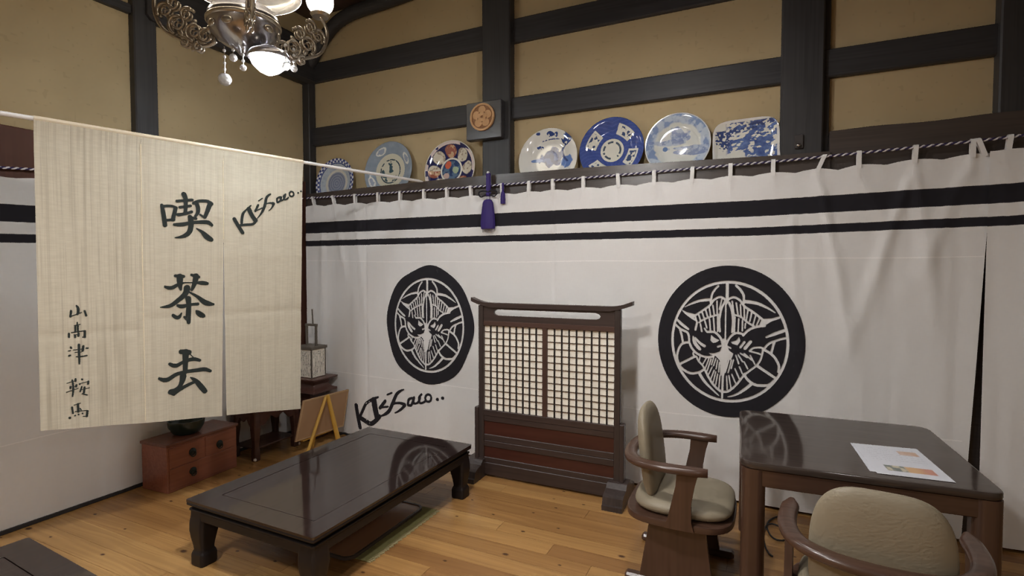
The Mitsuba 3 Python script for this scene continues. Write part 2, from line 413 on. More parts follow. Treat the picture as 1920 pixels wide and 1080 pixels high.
DRAWN = {"NOREN":{"kissa":[[.5162,-.358,.0061,.5223,-.4027,.0091,.5293,-.467,.0092],[.5174,-.3676,.0061,.5662,-.36,.0062,.5834,-.3683,.0062],[.5834,-.3683,.0086,.5674,-.4352,.0085],[.5242,-.4414,.0061,.5732,-.4348,.0062],[.5916,-.3298,.0065,.6681,-.3157,.0067],[.6041,-.3632,.0063,.6583,-.3501,.0064],[.5943,-.4053,.0078,.6271,-.3978,.0066,.6636,-.3832,.0067],[.6265,-.2883,.0111,.6348,-.3173,.0095,.6302,-.3909,.0079],[.6754,-.3335,.0072,.7427,-.3152,.0074,.7679,-.3283,.01],[.7615,-.3289,.0108,.7479,-.3678,.0099,.7312,-.4101,.0074],[.7281,-.4104,.0049,.708,-.3966,.0049],[.6922,-.3386,.0097,.6976,-.372,.0089,.6815,-.407,.0057],[.5755,-.4609,.0062,.6079,-.4589,.0094,.6684,-.4433,.0072,.7433,-.4367,.0099,.7685,-.4523,.0067],[.6539,-.4124,.0096,.6593,-.4422,.012,.6554,-.4827,.0112,.6305,-.5175,.0095,.5769,-.5332,.0023],[.6568,-.4156,.0064,.6843,-.4203,.0065],[.6877,-.4776,.0032,.7168,-.4964,.0082,.7415,-.5226,.0132,.7636,-.5371,.01]],"tea":[[.5736,-.7461,.007,.6135,-.7499,.0071],[.5956,-.7514,.0141,.5947,-.7913,.011,.5985,-.823,.0055],[.6559,-.742,.0064,.6926,-.7543,.0065],[.6773,-.749,.013,.6703,-.7863,.0105,.6541,-.8265,.0064],[.5232,-.806,.0061,.5474,-.8132,.0085,.5887,-.7945,.0071,.6247,-.7853,.0029,.6611,-.7861,.0029,.7107,-.7889,.0099,.7359,-.7929,.0075],[.6301,-.8156,.0143,.6266,-.8357,.0127,.5868,-.8809,.0102,.5336,-.9146,.0077,.4966,-.9174,.0018],[.6416,-.8396,.004,.684,-.8684,.0073,.7272,-.9047,.0124,.767,-.9155,.005],[.6348,-.8764,.0128,.6371,-.9103,.0104,.634,-.981,.0112,.6349,-1.0115,.008],[.6145,-.9796,.0056,.6321,-1.0012,.0056],[.5817,-.9123,.0063,.6008,-.9184,.0095,.6462,-.9108,.0067,.6831,-.9093,.0073],[.5586,-.9657,.007,.5802,-.9805,.0086,.6,-.9551,.0024],[.6761,-.9482,.0041,.6943,-.9682,.0123,.7129,-.9798,.0091]],"go":[[.5938,-1.1743,.0111,.6327,-1.1825,.0112],[.6162,-1.1787,.0144,.6136,-1.2291,.012,.6107,-1.293,.0096],[.5352,-1.235,.007,.5655,-1.2493,.0094,.6014,-1.2342,.0071,.6502,-1.2239,.0089,.6871,-1.2357,.0066],[.6386,-1.1951,.0019,.6535,-1.2124,.0019],[.4821,-1.3078,.0061,.5145,-1.3213,.01,.5703,-1.2969,.0086,.6365,-1.2902,.0081,.7048,-1.2901,.0099,.7428,-1.3062,.0067],[.5997,-1.315,.0143,.593,-1.3443,.0111,.5715,-1.3777,.0087,.536,-1.3914,.0124],[.5302,-1.392,.0062,.5502,-1.409,.0062],[.5503,-1.404,.0094,.5862,-1.3836,.0087,.6535,-1.3578,.0065],[.6387,-1.328,.0032,.6659,-1.353,.0098,.6932,-1.3922,.0124,.7116,-1.4198,.0108]],"small":[[[.1154,-.9132,.0045,.1122,-.9416,.0045],[.1371,-.8891,.0036,.143,-.9054,.0057,.1398,-.9323,.0046],[.1147,-.9402,.0023,.1551,-.9238,.0023],[.168,-.9165,.0043,.1737,-.9411,.0043]],[[.1375,-.9721,.0028,.1388,-1.0202,.0028],[.1259,-.9871,.002,.1486,-.9826,.002],[.1297,-.9875,.0037,.1296,-1.0194,.0037],[.1396,-.9883,.0037,.1396,-1.0203,.0037],[.1152,-1.0212,.0025,.1655,-1.0163,.0026],[.1667,-1.018,.0049,.1659,-1.0486,.0049],[.1571,-1.0477,.0026,.1672,-1.0487,.0026],[.1052,-1.025,.0042,.1048,-1.0424,.0042],[.1285,-1.0352,.0043,.1282,-1.0448,.0043],[.1424,-1.0286,.0049,.1409,-1.0397,.0048],[.1248,-1.0333,.002,.1448,-1.032,.002]],[[.1097,-1.0922,.0039,.112,-1.0973,.0039],[.1006,-1.1102,.0022,.108,-1.1095,.0023],[.1024,-1.1343,.0042,.1062,-1.1331,.0042],[.1415,-1.0831,.0051,.1411,-1.1296,.0051,.1411,-1.1795,.0031],[.1192,-1.1077,.0017,.1607,-1.1062,.0017],[.1585,-1.093,.0052,.1554,-1.1152,.0052],[.171,-1.1042,.0038,.1761,-1.1048,.0038],[.1251,-1.1196,.0017,.1502,-1.1211,.0017],[.1295,-1.1425,.002,.1471,-1.1432,.0032,.1713,-1.1415,.0032]],[[.1111,-1.2556,.0031,.1138,-1.2913,.0041,.1101,-1.3368,.0031],[.1239,-1.2523,.0041,.1236,-1.2631,.0041],[.091,-1.2685,.0017,.1226,-1.2602,.0017],[.103,-1.2867,.0036,.1032,-1.2949,.0036],[.1263,-1.2826,.0041,.125,-1.2906,.0041],[.103,-1.2881,.0014,.1261,-1.2894,.0014],[.0878,-1.3124,.0019,.1322,-1.3,.0019],[.1493,-1.2578,.0041,.1503,-1.2593,.0041],[.1391,-1.2794,.0036,.1395,-1.2811,.0036],[.1435,-1.2774,.0017,.1738,-1.2728,.0017],[.1738,-1.2728,.0044,.1724,-1.285,.0044],[.1473,-1.2945,.0032,.1403,-1.3179,.0032],[.158,-1.2991,.0042,.1551,-1.326,.0042],[.1486,-1.3303,.0029,.1678,-1.3408,.0029],[.1426,-1.3101,.0017,.1774,-1.3052,.0017]],[[.1302,-1.3789,.0048,.131,-1.4173,.0048],[.1153,-1.3813,.0019,.1399,-1.3767,.0019],[.1067,-1.3905,.0038,.1101,-1.4211,.0038],[.1382,-1.4024,.0024,.1422,-1.4115,.0024],[.1187,-1.4147,.0017,.1659,-1.4178,.0017],[.1668,-1.4221,.0049,.164,-1.4478,.0049],[.097,-1.44,.0048,.0976,-1.4428,.0048],[.1172,-1.4335,.0034,.1178,-1.435,.0034],[.1311,-1.431,.0034,.1317,-1.4325,.0034],[.1472,-1.429,.0034,.1478,-1.4305,.0034],[.15,-1.4447,.0017,.163,-1.4476,.0017]]],"latin":[[.8953,-.4078,.0096,.915,-.4441,.0097,.9412,-.487,.0098],[.9948,-.3191,.0036,.9649,-.3483,.0041,.945,-.3763,.0073,.9375,-.4328,.0065],[.9829,-.3401,.0115,.997,-.3723,.0116,1.0211,-.4073,.0117],[.9309,-.4431,.0065,.9631,-.4378,.0066,1.0025,-.432,.0067,1.0262,-.4036,.0067],[1.0396,-.3117,.0059,1.0206,-.3503,.0059],[1.0222,-.3502,.0033,1.0646,-.3264,.0034],[1.1195,-.2343,.0035,1.0932,-.2592,.0069,1.0821,-.3045,.0077,1.0677,-.3431,.0068,1.0503,-.3715,.0042,1.0331,-.393,.0025],[1.089,-.3004,.0026,1.1167,-.291,.0043,1.1376,-.2925,.0078,1.1267,-.3176,.0043,1.1054,-.34,.0021],[1.0435,-.2844,.003,1.0657,-.267,.0031],[1.1809,-.2468,.0053,1.1592,-.2663,.0053,1.1624,-.2833,.0053,1.1804,-.2712,.0053,1.188,-.2461,.0053],[1.1808,-.2503,.0044,1.1876,-.2705,.0044,1.2059,-.2548,.0044,1.2172,-.2256,.0045],[1.2172,-.2256,.0045,1.2024,-.2446,.0044,1.2094,-.2614,.0045,1.2351,-.2448,.0045],[1.2725,-.218,.0045,1.2703,-.2262,.0045,1.2648,-.2326,.0045,1.2573,-.2355,.0045,1.25,-.2341,.0045,1.2447,-.2289,.0045,1.2429,-.2211,.0045,1.245,-.213,.0045,1.2505,-.2066,.0045,1.2579,-.2037,.0045,1.2653,-.205,.0045,1.2706,-.2102,.0045,1.2725,-.218,.0045],[1.3026,-.2077,.005,1.3041,-.2071,.005],[1.3225,-.1948,.005,1.324,-.1942,.005]]},"WALL":[[.6584,.2838,.0172,.6713,.2139,.0172,.7007,.0914,.0171],[.9088,.3839,.0075,.8481,.3587,.0121,.7728,.3127,.0123,.7377,.2544,.013,.7022,.1902,.013],[.8601,.3492,.0273,.8727,.286,.0266,.8919,.2129,.0248],[.6882,.183,.0187,.7569,.1586,.0185,.8113,.1382,.0184,.8929,.1862,.0181,.92,.2163,.0181],[.9846,.3572,.0134,.9276,.2922,.0135],[.9276,.2949,.0084,1.0135,.3126,.0083],[1.1826,.4776,.0058,1.1121,.4339,.0131,1.0726,.3614,.0147,1.0196,.2708,.0148,.96,.2318,.009,.92,.2163,.0045],[1.0789,.3462,.0088,1.1432,.3585,.0102,1.1939,.3484,.013,1.1554,.3075,.0102,1.0909,.2685,.0053],[1.0082,.4154,.0074,1.0573,.4363,.0074],[1.2698,.4137,.0103,1.2321,.3942,.0103,1.2254,.3519,.0103,1.2504,.3495,.0103,1.2757,.3833,.0103,1.2885,.4208,.0102],[1.2822,.415,.0085,1.288,.3691,.0085,1.319,.3777,.0085,1.3502,.4324,.0084],[1.3626,.4542,.009,1.3378,.4157,.009,1.3498,.381,.009,1.4048,.4075,.0089],[1.4581,.4335,.0089,1.4541,.4178,.0089,1.4435,.4055,.0089,1.429,.3999,.0089,1.4145,.4024,.0089,1.4039,.4125,.0089,1.4002,.4274,.0089,1.4042,.4431,.0089,1.4149,.4554,.0089,1.4295,.461,.0089,1.4439,.4584,.0089,1.4544,.4483,.0089,1.4581,.4335,.0089],[1.5189,.4298,.0124,1.5213,.4295,.0123],[1.5691,.4451,.0123,1.5715,.4449,.0123]],"CREST":{"s":[[-.0166,.7541,.0179,-.0166,.5536,.0179],[-.1398,.7297,.0129,-.1903,.6808,.0129,-.2307,.6025,.0129,-.2408,.5145,.0129],[.1026,.7394,.0139,.1733,.671,.0139,.2087,.5927,.0139,.2087,.5145,.0139],[-.261,.5487,.0169,-.3822,.534,.0149,-.5034,.4949,.0119,-.6095,.4411,.005],[.2339,.534,.0189,.3653,.5194,.0169,.4966,.4705,.0129,.6178,.402,.006],[-.463,.3286,.0129,-.362,.3971,.0129,-.2509,.4754,.0129,-.1903,.5536,.0129,-.1095,.5878,.0129,-.0489,.5585,.0129,-.0236,.5047,.0129],[-.0236,.5047,.0129,.0016,.5585,.0129,.0723,.5878,.0129,.1531,.5536,.0129,.2137,.4754,.0129,.3248,.4069,.0129,.4461,.3189,.0129],[-.4024,.2406,.0109,-.3216,.2895,.0109,-.2206,.3286,.0109,-.1196,.358,.0109],[.0723,.358,.0109,.1632,.3384,.0109,.2541,.27,.0109,.3451,.221,.0109],[-.0489,.5243,.0129,-.0994,.4069,.0129,-.1196,.27,.0129,-.1095,.133,.0129],[-.0337,.5047,.0099,-.0337,.045,.0099],[.0117,.5145,.0139,.0521,.4069,.0139,.0673,.2797,.0139,.0572,.133,.0139],[-.4327,.2308,.0139,-.4529,.1428,.0139],[-.3822,.221,.0109,-.362,.1232,.0109],[-.3216,.1624,.0109,-.2913,.1183,.0109],[-.2812,.1183,.0129,-.2004,.1232,.0129,-.1297,.0841,.0129,-.0792,.0059,.0129,-.0691,-.043,.0129],[.2137,.1037,.0129,.1228,.1232,.0129,.0521,.0841,.0129,.0016,.0156,.0129,-.0186,-.043,.0129],[.2087,.0939,.0139,.2844,.1721,.0139,.3754,.2113,.0139,.4865,.2308,.0139],[-.7257,.2748,.0099,-.6549,.2113,.0169,-.5539,.1428,.0119],[-.7459,.2015,.0129,-.6549,.133,.0129,-.564,.0939,.0129,-.5438,.0352,.0129,-.5388,-.043,.0129],[-.6752,.133,.0129,-.6499,.0548,.0129,-.6297,-.0479,.0129],[.5067,.0841,.0099,.6178,.133,.0179,.7289,.177,.0179],[.7491,.0841,.0129,.6279,.045,.0129,.5471,.0059,.0129,.4865,-.0626,.0129],[.6178,.0352,.0139,.5976,-.0235,.0139,.5774,-.1115,.0139],[.2238,.0059,.0139,.1733,-.0626,.0139],[.3046,.0156,.0189,.2339,-.0724,.0189],[-.4832,.045,.0099,-.463,-.0235,.0209,-.3822,-.1213,.0149],[-.4529,.0352,.0075,-.4024,-.0235,.0139,-.3216,-.0724,.0169],[-.1347,-.0724,.0119,-.0792,-.0528,.0119],[.0016,-.0626,.0099,.042,-.0822,.0099],[-.458,.3189,.0099,-.4327,.2406,.0099],[-.4125,.358,.0099,-.3822,.27,.0099],[-.362,.3824,.0099,-.3317,.3042,.0099],[-.3115,.4118,.0099,-.2812,.3189,.0099],[-.261,.446,.0099,-.2408,.3286,.0099],[-.2105,.4754,.0099,-.1903,.3482,.0099],[-.1549,.534,.0099,-.1499,.358,.0099],[-.0893,.5536,.0099,-.1196,.4264,.0099],[.0521,.534,.0099,.0774,.3678,.0099],[.1077,.5145,.0099,.1329,.358,.0099],[.1632,.4949,.0099,.1733,.3286,.0099],[.2137,.4656,.0099,.2188,.3189,.0099],[.2642,.4264,.0099,.244,.2895,.0099],[.3147,.3971,.0099,.2895,.2797,.0099],[.3653,.358,.0099,.3349,.2406,.0099],[.4158,.3189,.0099,.3754,.221,.0099],[-.3216,.27,.0099,-.2913,.1721,.0099],[-.256,.2895,.0099,-.2408,.1428,.0099],[-.2004,.3091,.0099,-.1853,.1428,.0099],[-.1448,.3286,.0099,-.1398,.133,.0099],[.0925,.3286,.0099,.0875,.133,.0099],[.143,.3091,.0099,.138,.1428,.0099],[.1935,.2895,.0099,.1935,.1526,.0099],[.2339,.2504,.0099,.2289,.1917,.0099],[-.5337,-.045,.0129,-.4832,-.133,.0129,-.4024,-.1917,.0129,-.2913,-.221,.0129,-.1903,-.2015,.0129],[-.5438,-.0352,.0139,-.6347,-.0548,.0139,-.6954,-.1428,.0139,-.7156,-.2406,.0139,-.6853,-.3384,.0139],[-.6853,-.3482,.0139,-.4529,-.221,.0139],[-.4529,-.221,.0099,-.4832,-.1819,.0099,-.4428,-.1624,.0099],[-.6853,-.3482,.0139,-.6145,-.4167,.0139,-.5034,-.4558,.0139,-.4024,-.4362,.0139,-.3115,-.3775,.0139],[-.4327,-.221,.0109,-.4024,-.2797,.0109,-.3418,-.3384,.0109,-.3115,-.3873,.0109],[-.3014,-.4069,.0129,-.2408,-.5145,.0129,-.16,-.6123,.0129,-.0792,-.6661,.0129],[-.3822,-.4558,.0169,-.3014,-.5634,.0149,-.2004,-.6514,.0109,-.1095,-.7248,.006],[-.059,-.4069,.0129,-.0671,-.7492,.0129],[.2339,-.4069,.0129,.1531,-.5243,.0129,.0723,-.6123,.0129,-.0186,-.6661,.0129,-.0792,-.6661,.0129],[.3248,-.534,.0179,.2238,-.6221,.0159,.1228,-.6905,.0119,.0117,-.7297,.006],[.4663,-.0743,.0139,.5572,-.1135,.0139,.638,-.1917,.0139,.6784,-.2895,.0139,.6683,-.3482,.0139],[.3956,-.2895,.0149,.6279,-.4264,.0149],[.2339,-.4264,.0149,.3046,-.5047,.0149,.4057,-.5438,.0149,.5269,-.534,.0149,.6178,-.4656,.0149],[.4663,-.0841,.0119,.4461,-.1917,.0119,.3956,-.2797,.0119,.3147,-.3482,.0119,.2339,-.4167,.0119],[.2945,-.1037,.0109,.3552,-.0597,.0109,.436,-.0499,.0109,.4865,-.0743,.0109],[.3046,-.1086,.0099,.3855,-.1232,.0099,.436,-.1379,.0099],[-.3822,-.221,.0089,-.3923,-.27,.0089],[-.2913,-.2308,.0089,-.3418,-.3189,.0089],[-.256,-.2406,.0089,-.3014,-.358,.0089],[-.2257,-.2406,.0089,-.2812,-.4069,.0089],[-.1903,-.221,.0089,-.2206,-.3189,.0089],[-.16,-.2308,.0089,-.1903,-.3286,.0089],[-.1347,-.2504,.0089,-.1549,-.3678,.0089],[-.1095,-.2797,.0089,-.1196,-.4069,.0089],[-.0893,-.3286,.0089,-.0893,-.446,.0089],[-.2105,-.3482,.0089,-.261,-.4558,.0089],[-.1802,-.3873,.0089,-.2257,-.5047,.0089],[-.158,-.4069,.0089,-.1903,-.5438,.0089],[-.1317,-.4362,.0089,-.158,-.5829,.0089],[-.0994,-.4558,.0089,-.1145,-.6318,.0089],[.0218,-.2308,.0089,-.0287,-.4069,.0089],[.0521,-.2406,.0089,.0117,-.4069,.0089],[.0824,-.2308,.0089,.0521,-.3482,.0089],[.1127,-.1721,.0089,.1531,-.2797,.0089],[.143,-.1624,.0089,.2036,-.2504,.0089],[.1733,-.1428,.0089,.2642,-.1917,.0089],[.2238,-.1428,.0089,.3248,-.221,.0089],[.3046,-.1624,.0089,.3653,-.27,.0089],[.2238,-.2504,.0089,.2743,-.3384,.0089],[.1632,-.3189,.0089,.2036,-.4069,.0089],[.1026,-.3482,.0089,.1632,-.4754,.0089],[.0622,-.4264,.0089,.1127,-.534,.0089],[.0218,-.446,.0089,.0521,-.6025,.0089],[-.0085,-.4558,.0089,.0016,-.6318,.0089]],"p":[[-.67,.412,-.574,.373,-.443,.348,-.473,.299,-.423,.241,-.503,.28,-.594,.338],[.683,.363,.567,.329,.446,.319,.416,.25,.426,.211,.486,.231,.577,.29,.683,.329],[-.231,.084,-.18,.045,-.109,.016,-.15,-.014,-.2,-.028,-.241,.006],[.153,.074,.173,.016,.133,-.043,.062,-.023,.042,.001,.113,.025],[-.069,.043,-.019,.043,-.008,-.035,.022,-.113,.082,-.153,.052,-.231,.002,-.25,-.044,-.466,-.079,-.446,-.109,-.25,-.16,-.201,-.241,-.182,-.261,-.162,-.19,-.162,-.109,-.133,-.079,-.074]]}}

# ------------------------------------------------------------------ white crest curtains
YC = -.135
TABS = [.20, .44, .68, .93, 1.16, 1.40, 1.62, 1.84, 2.11, 2.33, 2.52, 2.75, 3.0, 3.24, 3.48, 3.71, 3.95, 4.19, 4.39, 4.65, 4.90]
def cord_z(x):
    return np.interp(x, [0.1, .9, 2.0, 3.0, 4.04, 4.94, 6.3], [2.143, 2.134, 2.130, 2.136, 2.147, 2.172, 2.25])
def ridge(x, z, x0, z0, x1, z1, w):
    t = np.clip((z0 - z) / (z0 - z1), 0, 1); c = x0 + (x1 - x0) * t
    return np.exp(-((x - c) / (w * (.5 + .8 * t))) ** 2) * smooth01(z0 - z, .02, .15) * smooth01(z - z1, 0, .4)
def smooth01(x, a, b):
    t = np.clip((x - a) / (b - a), 0, 1); return t * t * (3 - 2 * t)
def fold_back(x, z):
    x, z = np.asarray(x, float), np.asarray(z, float)
    P = lambda fx, fz, s: meshkit.fbm(np.stack([x * fx, z * fz, np.full_like(x, s)], -1), 3, 7) - .5
    edge = .35 + .65 * smooth01(x, 3.9, 4.5) + .55 * (1 - smooth01(x, .25, .95))
    d = .030 * P(2.6, .35, 1.) * edge + .018 * P(7.0, .7, 2.) * edge + .0030 * P(22., 2.0, 3.)
    top = np.clip(2.08 - z, 0, 3)
    near = np.exp(-top / .16)
    for i, t in enumerate(TABS):
        s = ((i * 37) % 11 - 5) * .010
        d += .010 * near * np.exp(-((x - t - s * top * 3) / (.022 + .10 * top)) ** 2)
    for (x0, z0, x1, z1, w, a) in ((4.19, 2.07, 4.42, .75, .030, .014), (4.65, 2.08, 4.33, .9, .035, .014), (4.65, 2.08, 4.80, 1.0, .035, .010), (4.39, 2.08, 4.62, 1.5, .03, .008), (4.90, 2.1, 4.60, 1.2, .04, .010), (4.05, 1.9, 4.12, .6, .03, .008),
                                   (2.33, 2.07, 2.41, 1.93, .02, .012), (2.52, 2.07, 2.45, 1.93, .02, .012), (.44, 2.07, .60, 1.2, .03, .012), (.30, 1.9, .26, .3, .04, .016), (.68, 2.0, .80, .8, .03, .008)):
        d += a * 1.1 * ridge(x, z, x0, z0, x1, z1, w * 1.35)
    for xv in (.79, 2.53):
        d -= .006 * np.exp(-((x - xv) / .008) ** 2)
    return d
def back_pt(x, z, off=0.0):
    return np.stack([x, YC - .012 - np.clip(fold_back(x, z), -.02, .05) - off, z], -1)
def cloth_grid(xa, za):
    X, Z = np.meshgrid(xa, za); n, m = X.shape
    i = np.arange(n - 1)[:, None] * m + np.arange(m - 1)[None, :]
    f = np.stack([i, i + 1, i + m + 1, i + m], -1).reshape(-1, 4)
    f = np.vstack([f[:, [0, 1, 2]], f[:, [0, 2, 3]]])
    return X, Z, f
def loop(x, zc, yc, ztop, slant=0.0, w=.024):
    """a cloth tab looped over the cord"""
    a = np.linspace(-np.pi / 2, np.pi * 1.5, 15)[2:-2]
    prof = [(yc - .010, ztop - .02)] + [(yc - .0135 * np.cos(t - np.pi / 2 + np.pi / 2) if False else yc + .0135 * np.sin(t) * -1, zc + .0135 * np.cos(t)) for t in np.linspace(np.pi / 2 * 1.25, -np.pi / 2 * 1.25, 10)] + [(yc + .010, ztop - .02)]
    v = []
    for yy, zz in prof:
        k = (zz - ztop) * slant
        v += [(x - w / 2 + k, yy, zz), (x + w / 2 + k, yy, zz)]
    f = []
    for i in range(len(prof) - 1):
        a, b = 2 * i, 2 * i + 1
        f += [(a, b, b + 2), (a, b + 2, a + 2)]
    return tm(v, f)

k = thing('crest_curtain', 'long white curtain with two round black crests and black stripes along the back wall', 'curtain', 'white striped curtains')
xa, za = np.linspace(.09, 4.985, 430), np.linspace(0, 1, 90)
X, Q, F = cloth_grid(xa, za)
nearest = np.min(np.abs(X[..., None] - np.array(TABS)), -1)
gapw = np.clip(nearest / .12, 0, 1)
ztop = cord_z(X) - .066 - .014 * gapw ** 2 - np.where((X > 4.2) & (X < 4.4), .012, 0) * gapw
Zt = .018 + (ztop - .018) * Q
Xs = X - np.clip((X - 4.7) / .285, 0, 1) ** 2 * .082 * (1 - Q) ** 1.1        # the free right edge swings in towards the floor
P3 = back_pt(Xs.ravel(), Zt.ravel())
add(k, 'cloth', tm(P3, F), 'white_cotton', smooth=True, uv=np.stack([X.ravel(), Zt.ravel() - np.interp(X.ravel(), [.1, 3.9, 4.99], [0.002, 0, .020])], -1))
for i, t in enumerate(TABS):
    zt = float(cord_z(t)) - .066
    add(k, 'loop', loop(t, float(cord_z(t)), -.147, zt, [0, 0, -.05, 0, .05][i % 5] + (.45 if i == 17 else 0) - (.25 if i in (0, 1) else 0)), 'plain_cotton', smooth=True)
for zs, tag in ((1.545, ''), (.545, '')):
    xs_ = np.linspace(.10, 4.965 if zs > 1 else 4.895, 330)
    zz = zs + np.interp(xs_, [.1, 1.7, 3.2, 4.9], [.024, .004, -.012 if zs < 1 else .002, .016]) + .003 * np.sin(xs_ * 5)
    a_, b_ = back_pt(xs_, zz - .0035, .0012), back_pt(xs_, zz + .0035, .0012)
    n_ = len(xs_); i = np.arange(n_ - 1)
    add(k, 'seam', tm(np.vstack([a_, b_]), np.vstack([np.stack([i, i + 1, i + n_ + 1], -1), np.stack([i, i + n_ + 1, i + n_], -1)])), 'seam_cotton', smooth=True)

white = unary_union([stroke([q * 1.28 if i % 3 == 2 else q for i, q in enumerate(s)]) for s in DRAWN['CREST']['s']] + [Polygon(np.reshape(p, (-1, 2))).buffer(0) for p in DRAWN['CREST']['p']])
ring = Point(0, 0).buffer(.805, quad_segs=32).difference(Point(0, 0).buffer(.765, quad_segs=32))
white = unary_union([white.intersection(Point(0, 0).buffer(.79, quad_segs=32)), ring]).buffer(0)
for (cx, rx, rz, cz, wob, lb) in ((1.436, .424, .485, 1.032, .012, 'round black bird crest left of the standing screen'), (3.708, .432, .483, 1.032, .0, 'round black bird crest above the chair and dining table')):
    th = np.linspace(0, 2 * np.pi, 97)[:-1]
    rr = 1 + wob * (np.sin(5 * th + 1) + .8 * np.sin(8 * th + 2))
    disc = Polygon(np.stack([rr * np.cos(th), rr * np.sin(th)], -1))
    art = disc.difference(white).simplify(.002)
    def place(u, v, cx=cx, rx=rx, rz=rz, cz=cz):
        return back_pt(cx + u * rx, cz + v * rz, .0045)
    add(k, 'crest', on_cloth(art, place, .05), 'black_dye', smooth=True, label=lb)
ink = unary_union([stroke([q * 1.12 if i % 3 == 2 else q for i, q in enumerate(s)]) for s in DRAWN['WALL']])
for g in ink.geoms:
    add(k, 'letter', on_cloth(g, lambda u, v: back_pt(u, v, .0022), .05), 'black_dye', smooth=True)

# right-hand curtain
k = thing('crest_curtain', 'white striped curtain at the right edge of the picture beyond the dark gap', 'curtain', 'white striped curtains')
xa = np.linspace(4.968, 6.25, 110)
X, Q, F = cloth_grid(xa, za)
RT = [4.945, 5.045, 5.27, 5.5, 5.74, 5.98]
nearest = np.min(np.abs(X[..., None] - np.array(RT)), -1)
Zt = .018 + (cord_z(X) - .064 - .014 * np.clip(nearest / .12, 0, 1) ** 2 - .018) * Q
pp = np.stack([X.ravel() * 2.9, Zt.ravel() * .4, np.full(X.size, 4.)], -1)
dd = .05 * (meshkit.fbm(pp, 3, 3) - .5) + .014 * (meshkit.fbm(pp * [4, 2, 1], 2, 5) - .5)
add(k, 'cloth', tm(np.stack([X.ravel(), YC - .03 - np.clip(dd, -.02, .05), Zt.ravel()], -1), F), 'white_cotton', smooth=True, uv=np.stack([X.ravel(), Zt.ravel() - .018 - (X.ravel() - 4.99) * .03], -1))
for t in RT:
    add(k, 'loop', loop(t, float(cord_z(t)), -.147, float(cord_z(t)) - .064, -.35 if t < 5 else .1), 'plain_cotton', smooth=True)

# left-hand curtain on the left wall
XL = .055
def fold_left(y, z):
    q = np.stack([y * 2.2, z * .3, np.full_like(y, 9.)], -1)
    return .018 * (meshkit.fbm(q, 3, 11) - .5) + .006 * (meshkit.fbm(q * [5, 3, 1], 2, 12) - .5)
k = thing('crest_curtain', 'white striped curtain on the left wall behind the linen panel', 'curtain', 'white striped curtains')
ya = np.linspace(-.235, -4.2, 200)
Y_, Q, F = cloth_grid(ya, za)
LT = [-.27 - .36 * i for i in range(12)]
near = np.min(np.abs(Y_[..., None] - np.array(LT)), -1)
ldrop = .026 * Y_
Zt = .018 + (2.085 + ldrop - .014 * np.clip(near / .15, 0, 1) ** 2 - .018) * Q
add(k, 'cloth', tm(np.stack([XL + np.clip(fold_left(Y_.ravel(), Zt.ravel()), -.012, .02), Y_.ravel(), Zt.ravel()], -1), F), 'white_cotton', smooth=True, uv=np.stack([Y_.ravel(), Zt.ravel() - .024 * Y_.ravel()], -1))
LT[6] = -2.345
for t in LT:
    m = loop(0, 2.085 + .026 * t + .066, 0, 2.085 + .026 * t, 0, .05 if t == -2.345 else .026)
    m.apply_transform(move(XL + .004, t, 0, math.pi / 2))
    add(k, 'loop', m, 'plain_cotton', smooth=True)
ys_ = np.linspace(-.24, -4.1, 120)
for zs in (.53,):
    zz = zs + .012 * ys_
    fa = lambda z: np.stack([XL + .0025 + np.clip(fold_left(ys_, z), -.012, .02), ys_, z], -1)
    n_ = len(ys_); i = np.arange(n_ - 1)
    add(k, 'seam', tm(np.vstack([fa(zz - .0035), fa(zz + .0035)]), np.vstack([np.stack([i, i + 1, i + n_ + 1], -1), np.stack([i, i + n_ + 1, i + n_], -1)])), 'seam_cotton', smooth=True)

# twisted cord through all the loops
def twisted(path, parent, r=.0046, pitch=.040):
    p = np.asarray(path, float)
    s = np.r_[0, np.cumsum(np.linalg.norm(np.diff(p, axis=0), axis=1))]
    n = int(s[-1] / pitch * 9); q = np.stack([np.interp(np.linspace(0, s[-1], n), s, p[:, i]) for i in range(3)], -1)
    t = np.gradient(q, axis=0); t /= np.linalg.norm(t, axis=1, keepdims=True)
    up = np.array([0, 0, 1.]); b = np.cross(t, up); b /= np.linalg.norm(b, axis=1, keepdims=True); c = np.cross(b, t)
    ph = np.linspace(0, s[-1], n) / pitch * 2 * np.pi
    for j, (nm, mt) in enumerate((('navy_strand', 'navy_cord'), ('white_strand', 'white_cord'))):
        a = ph + j * np.pi
        add(parent, nm, tube(q + .0040 * (np.cos(a)[:, None] * b + np.sin(a)[:, None] * c), r, 6), mt, smooth=True)
k = thing('twisted_cord', 'navy and white twisted cord threaded through the curtain loops on both walls', 'cord')
xs_ = np.linspace(.10, 6.28, 160)
twisted(np.stack([xs_, np.full(160, -.147), cord_z(xs_)], -1), k)
ys_ = np.linspace(-.15, -4.3, 60)
twisted(np.stack([np.full(60, XL + .004), ys_, 2.085 + .026 * ys_ + .066 - .03 * np.clip((-ys_ - 1.9) / .4, 0, 1)], -1), k)

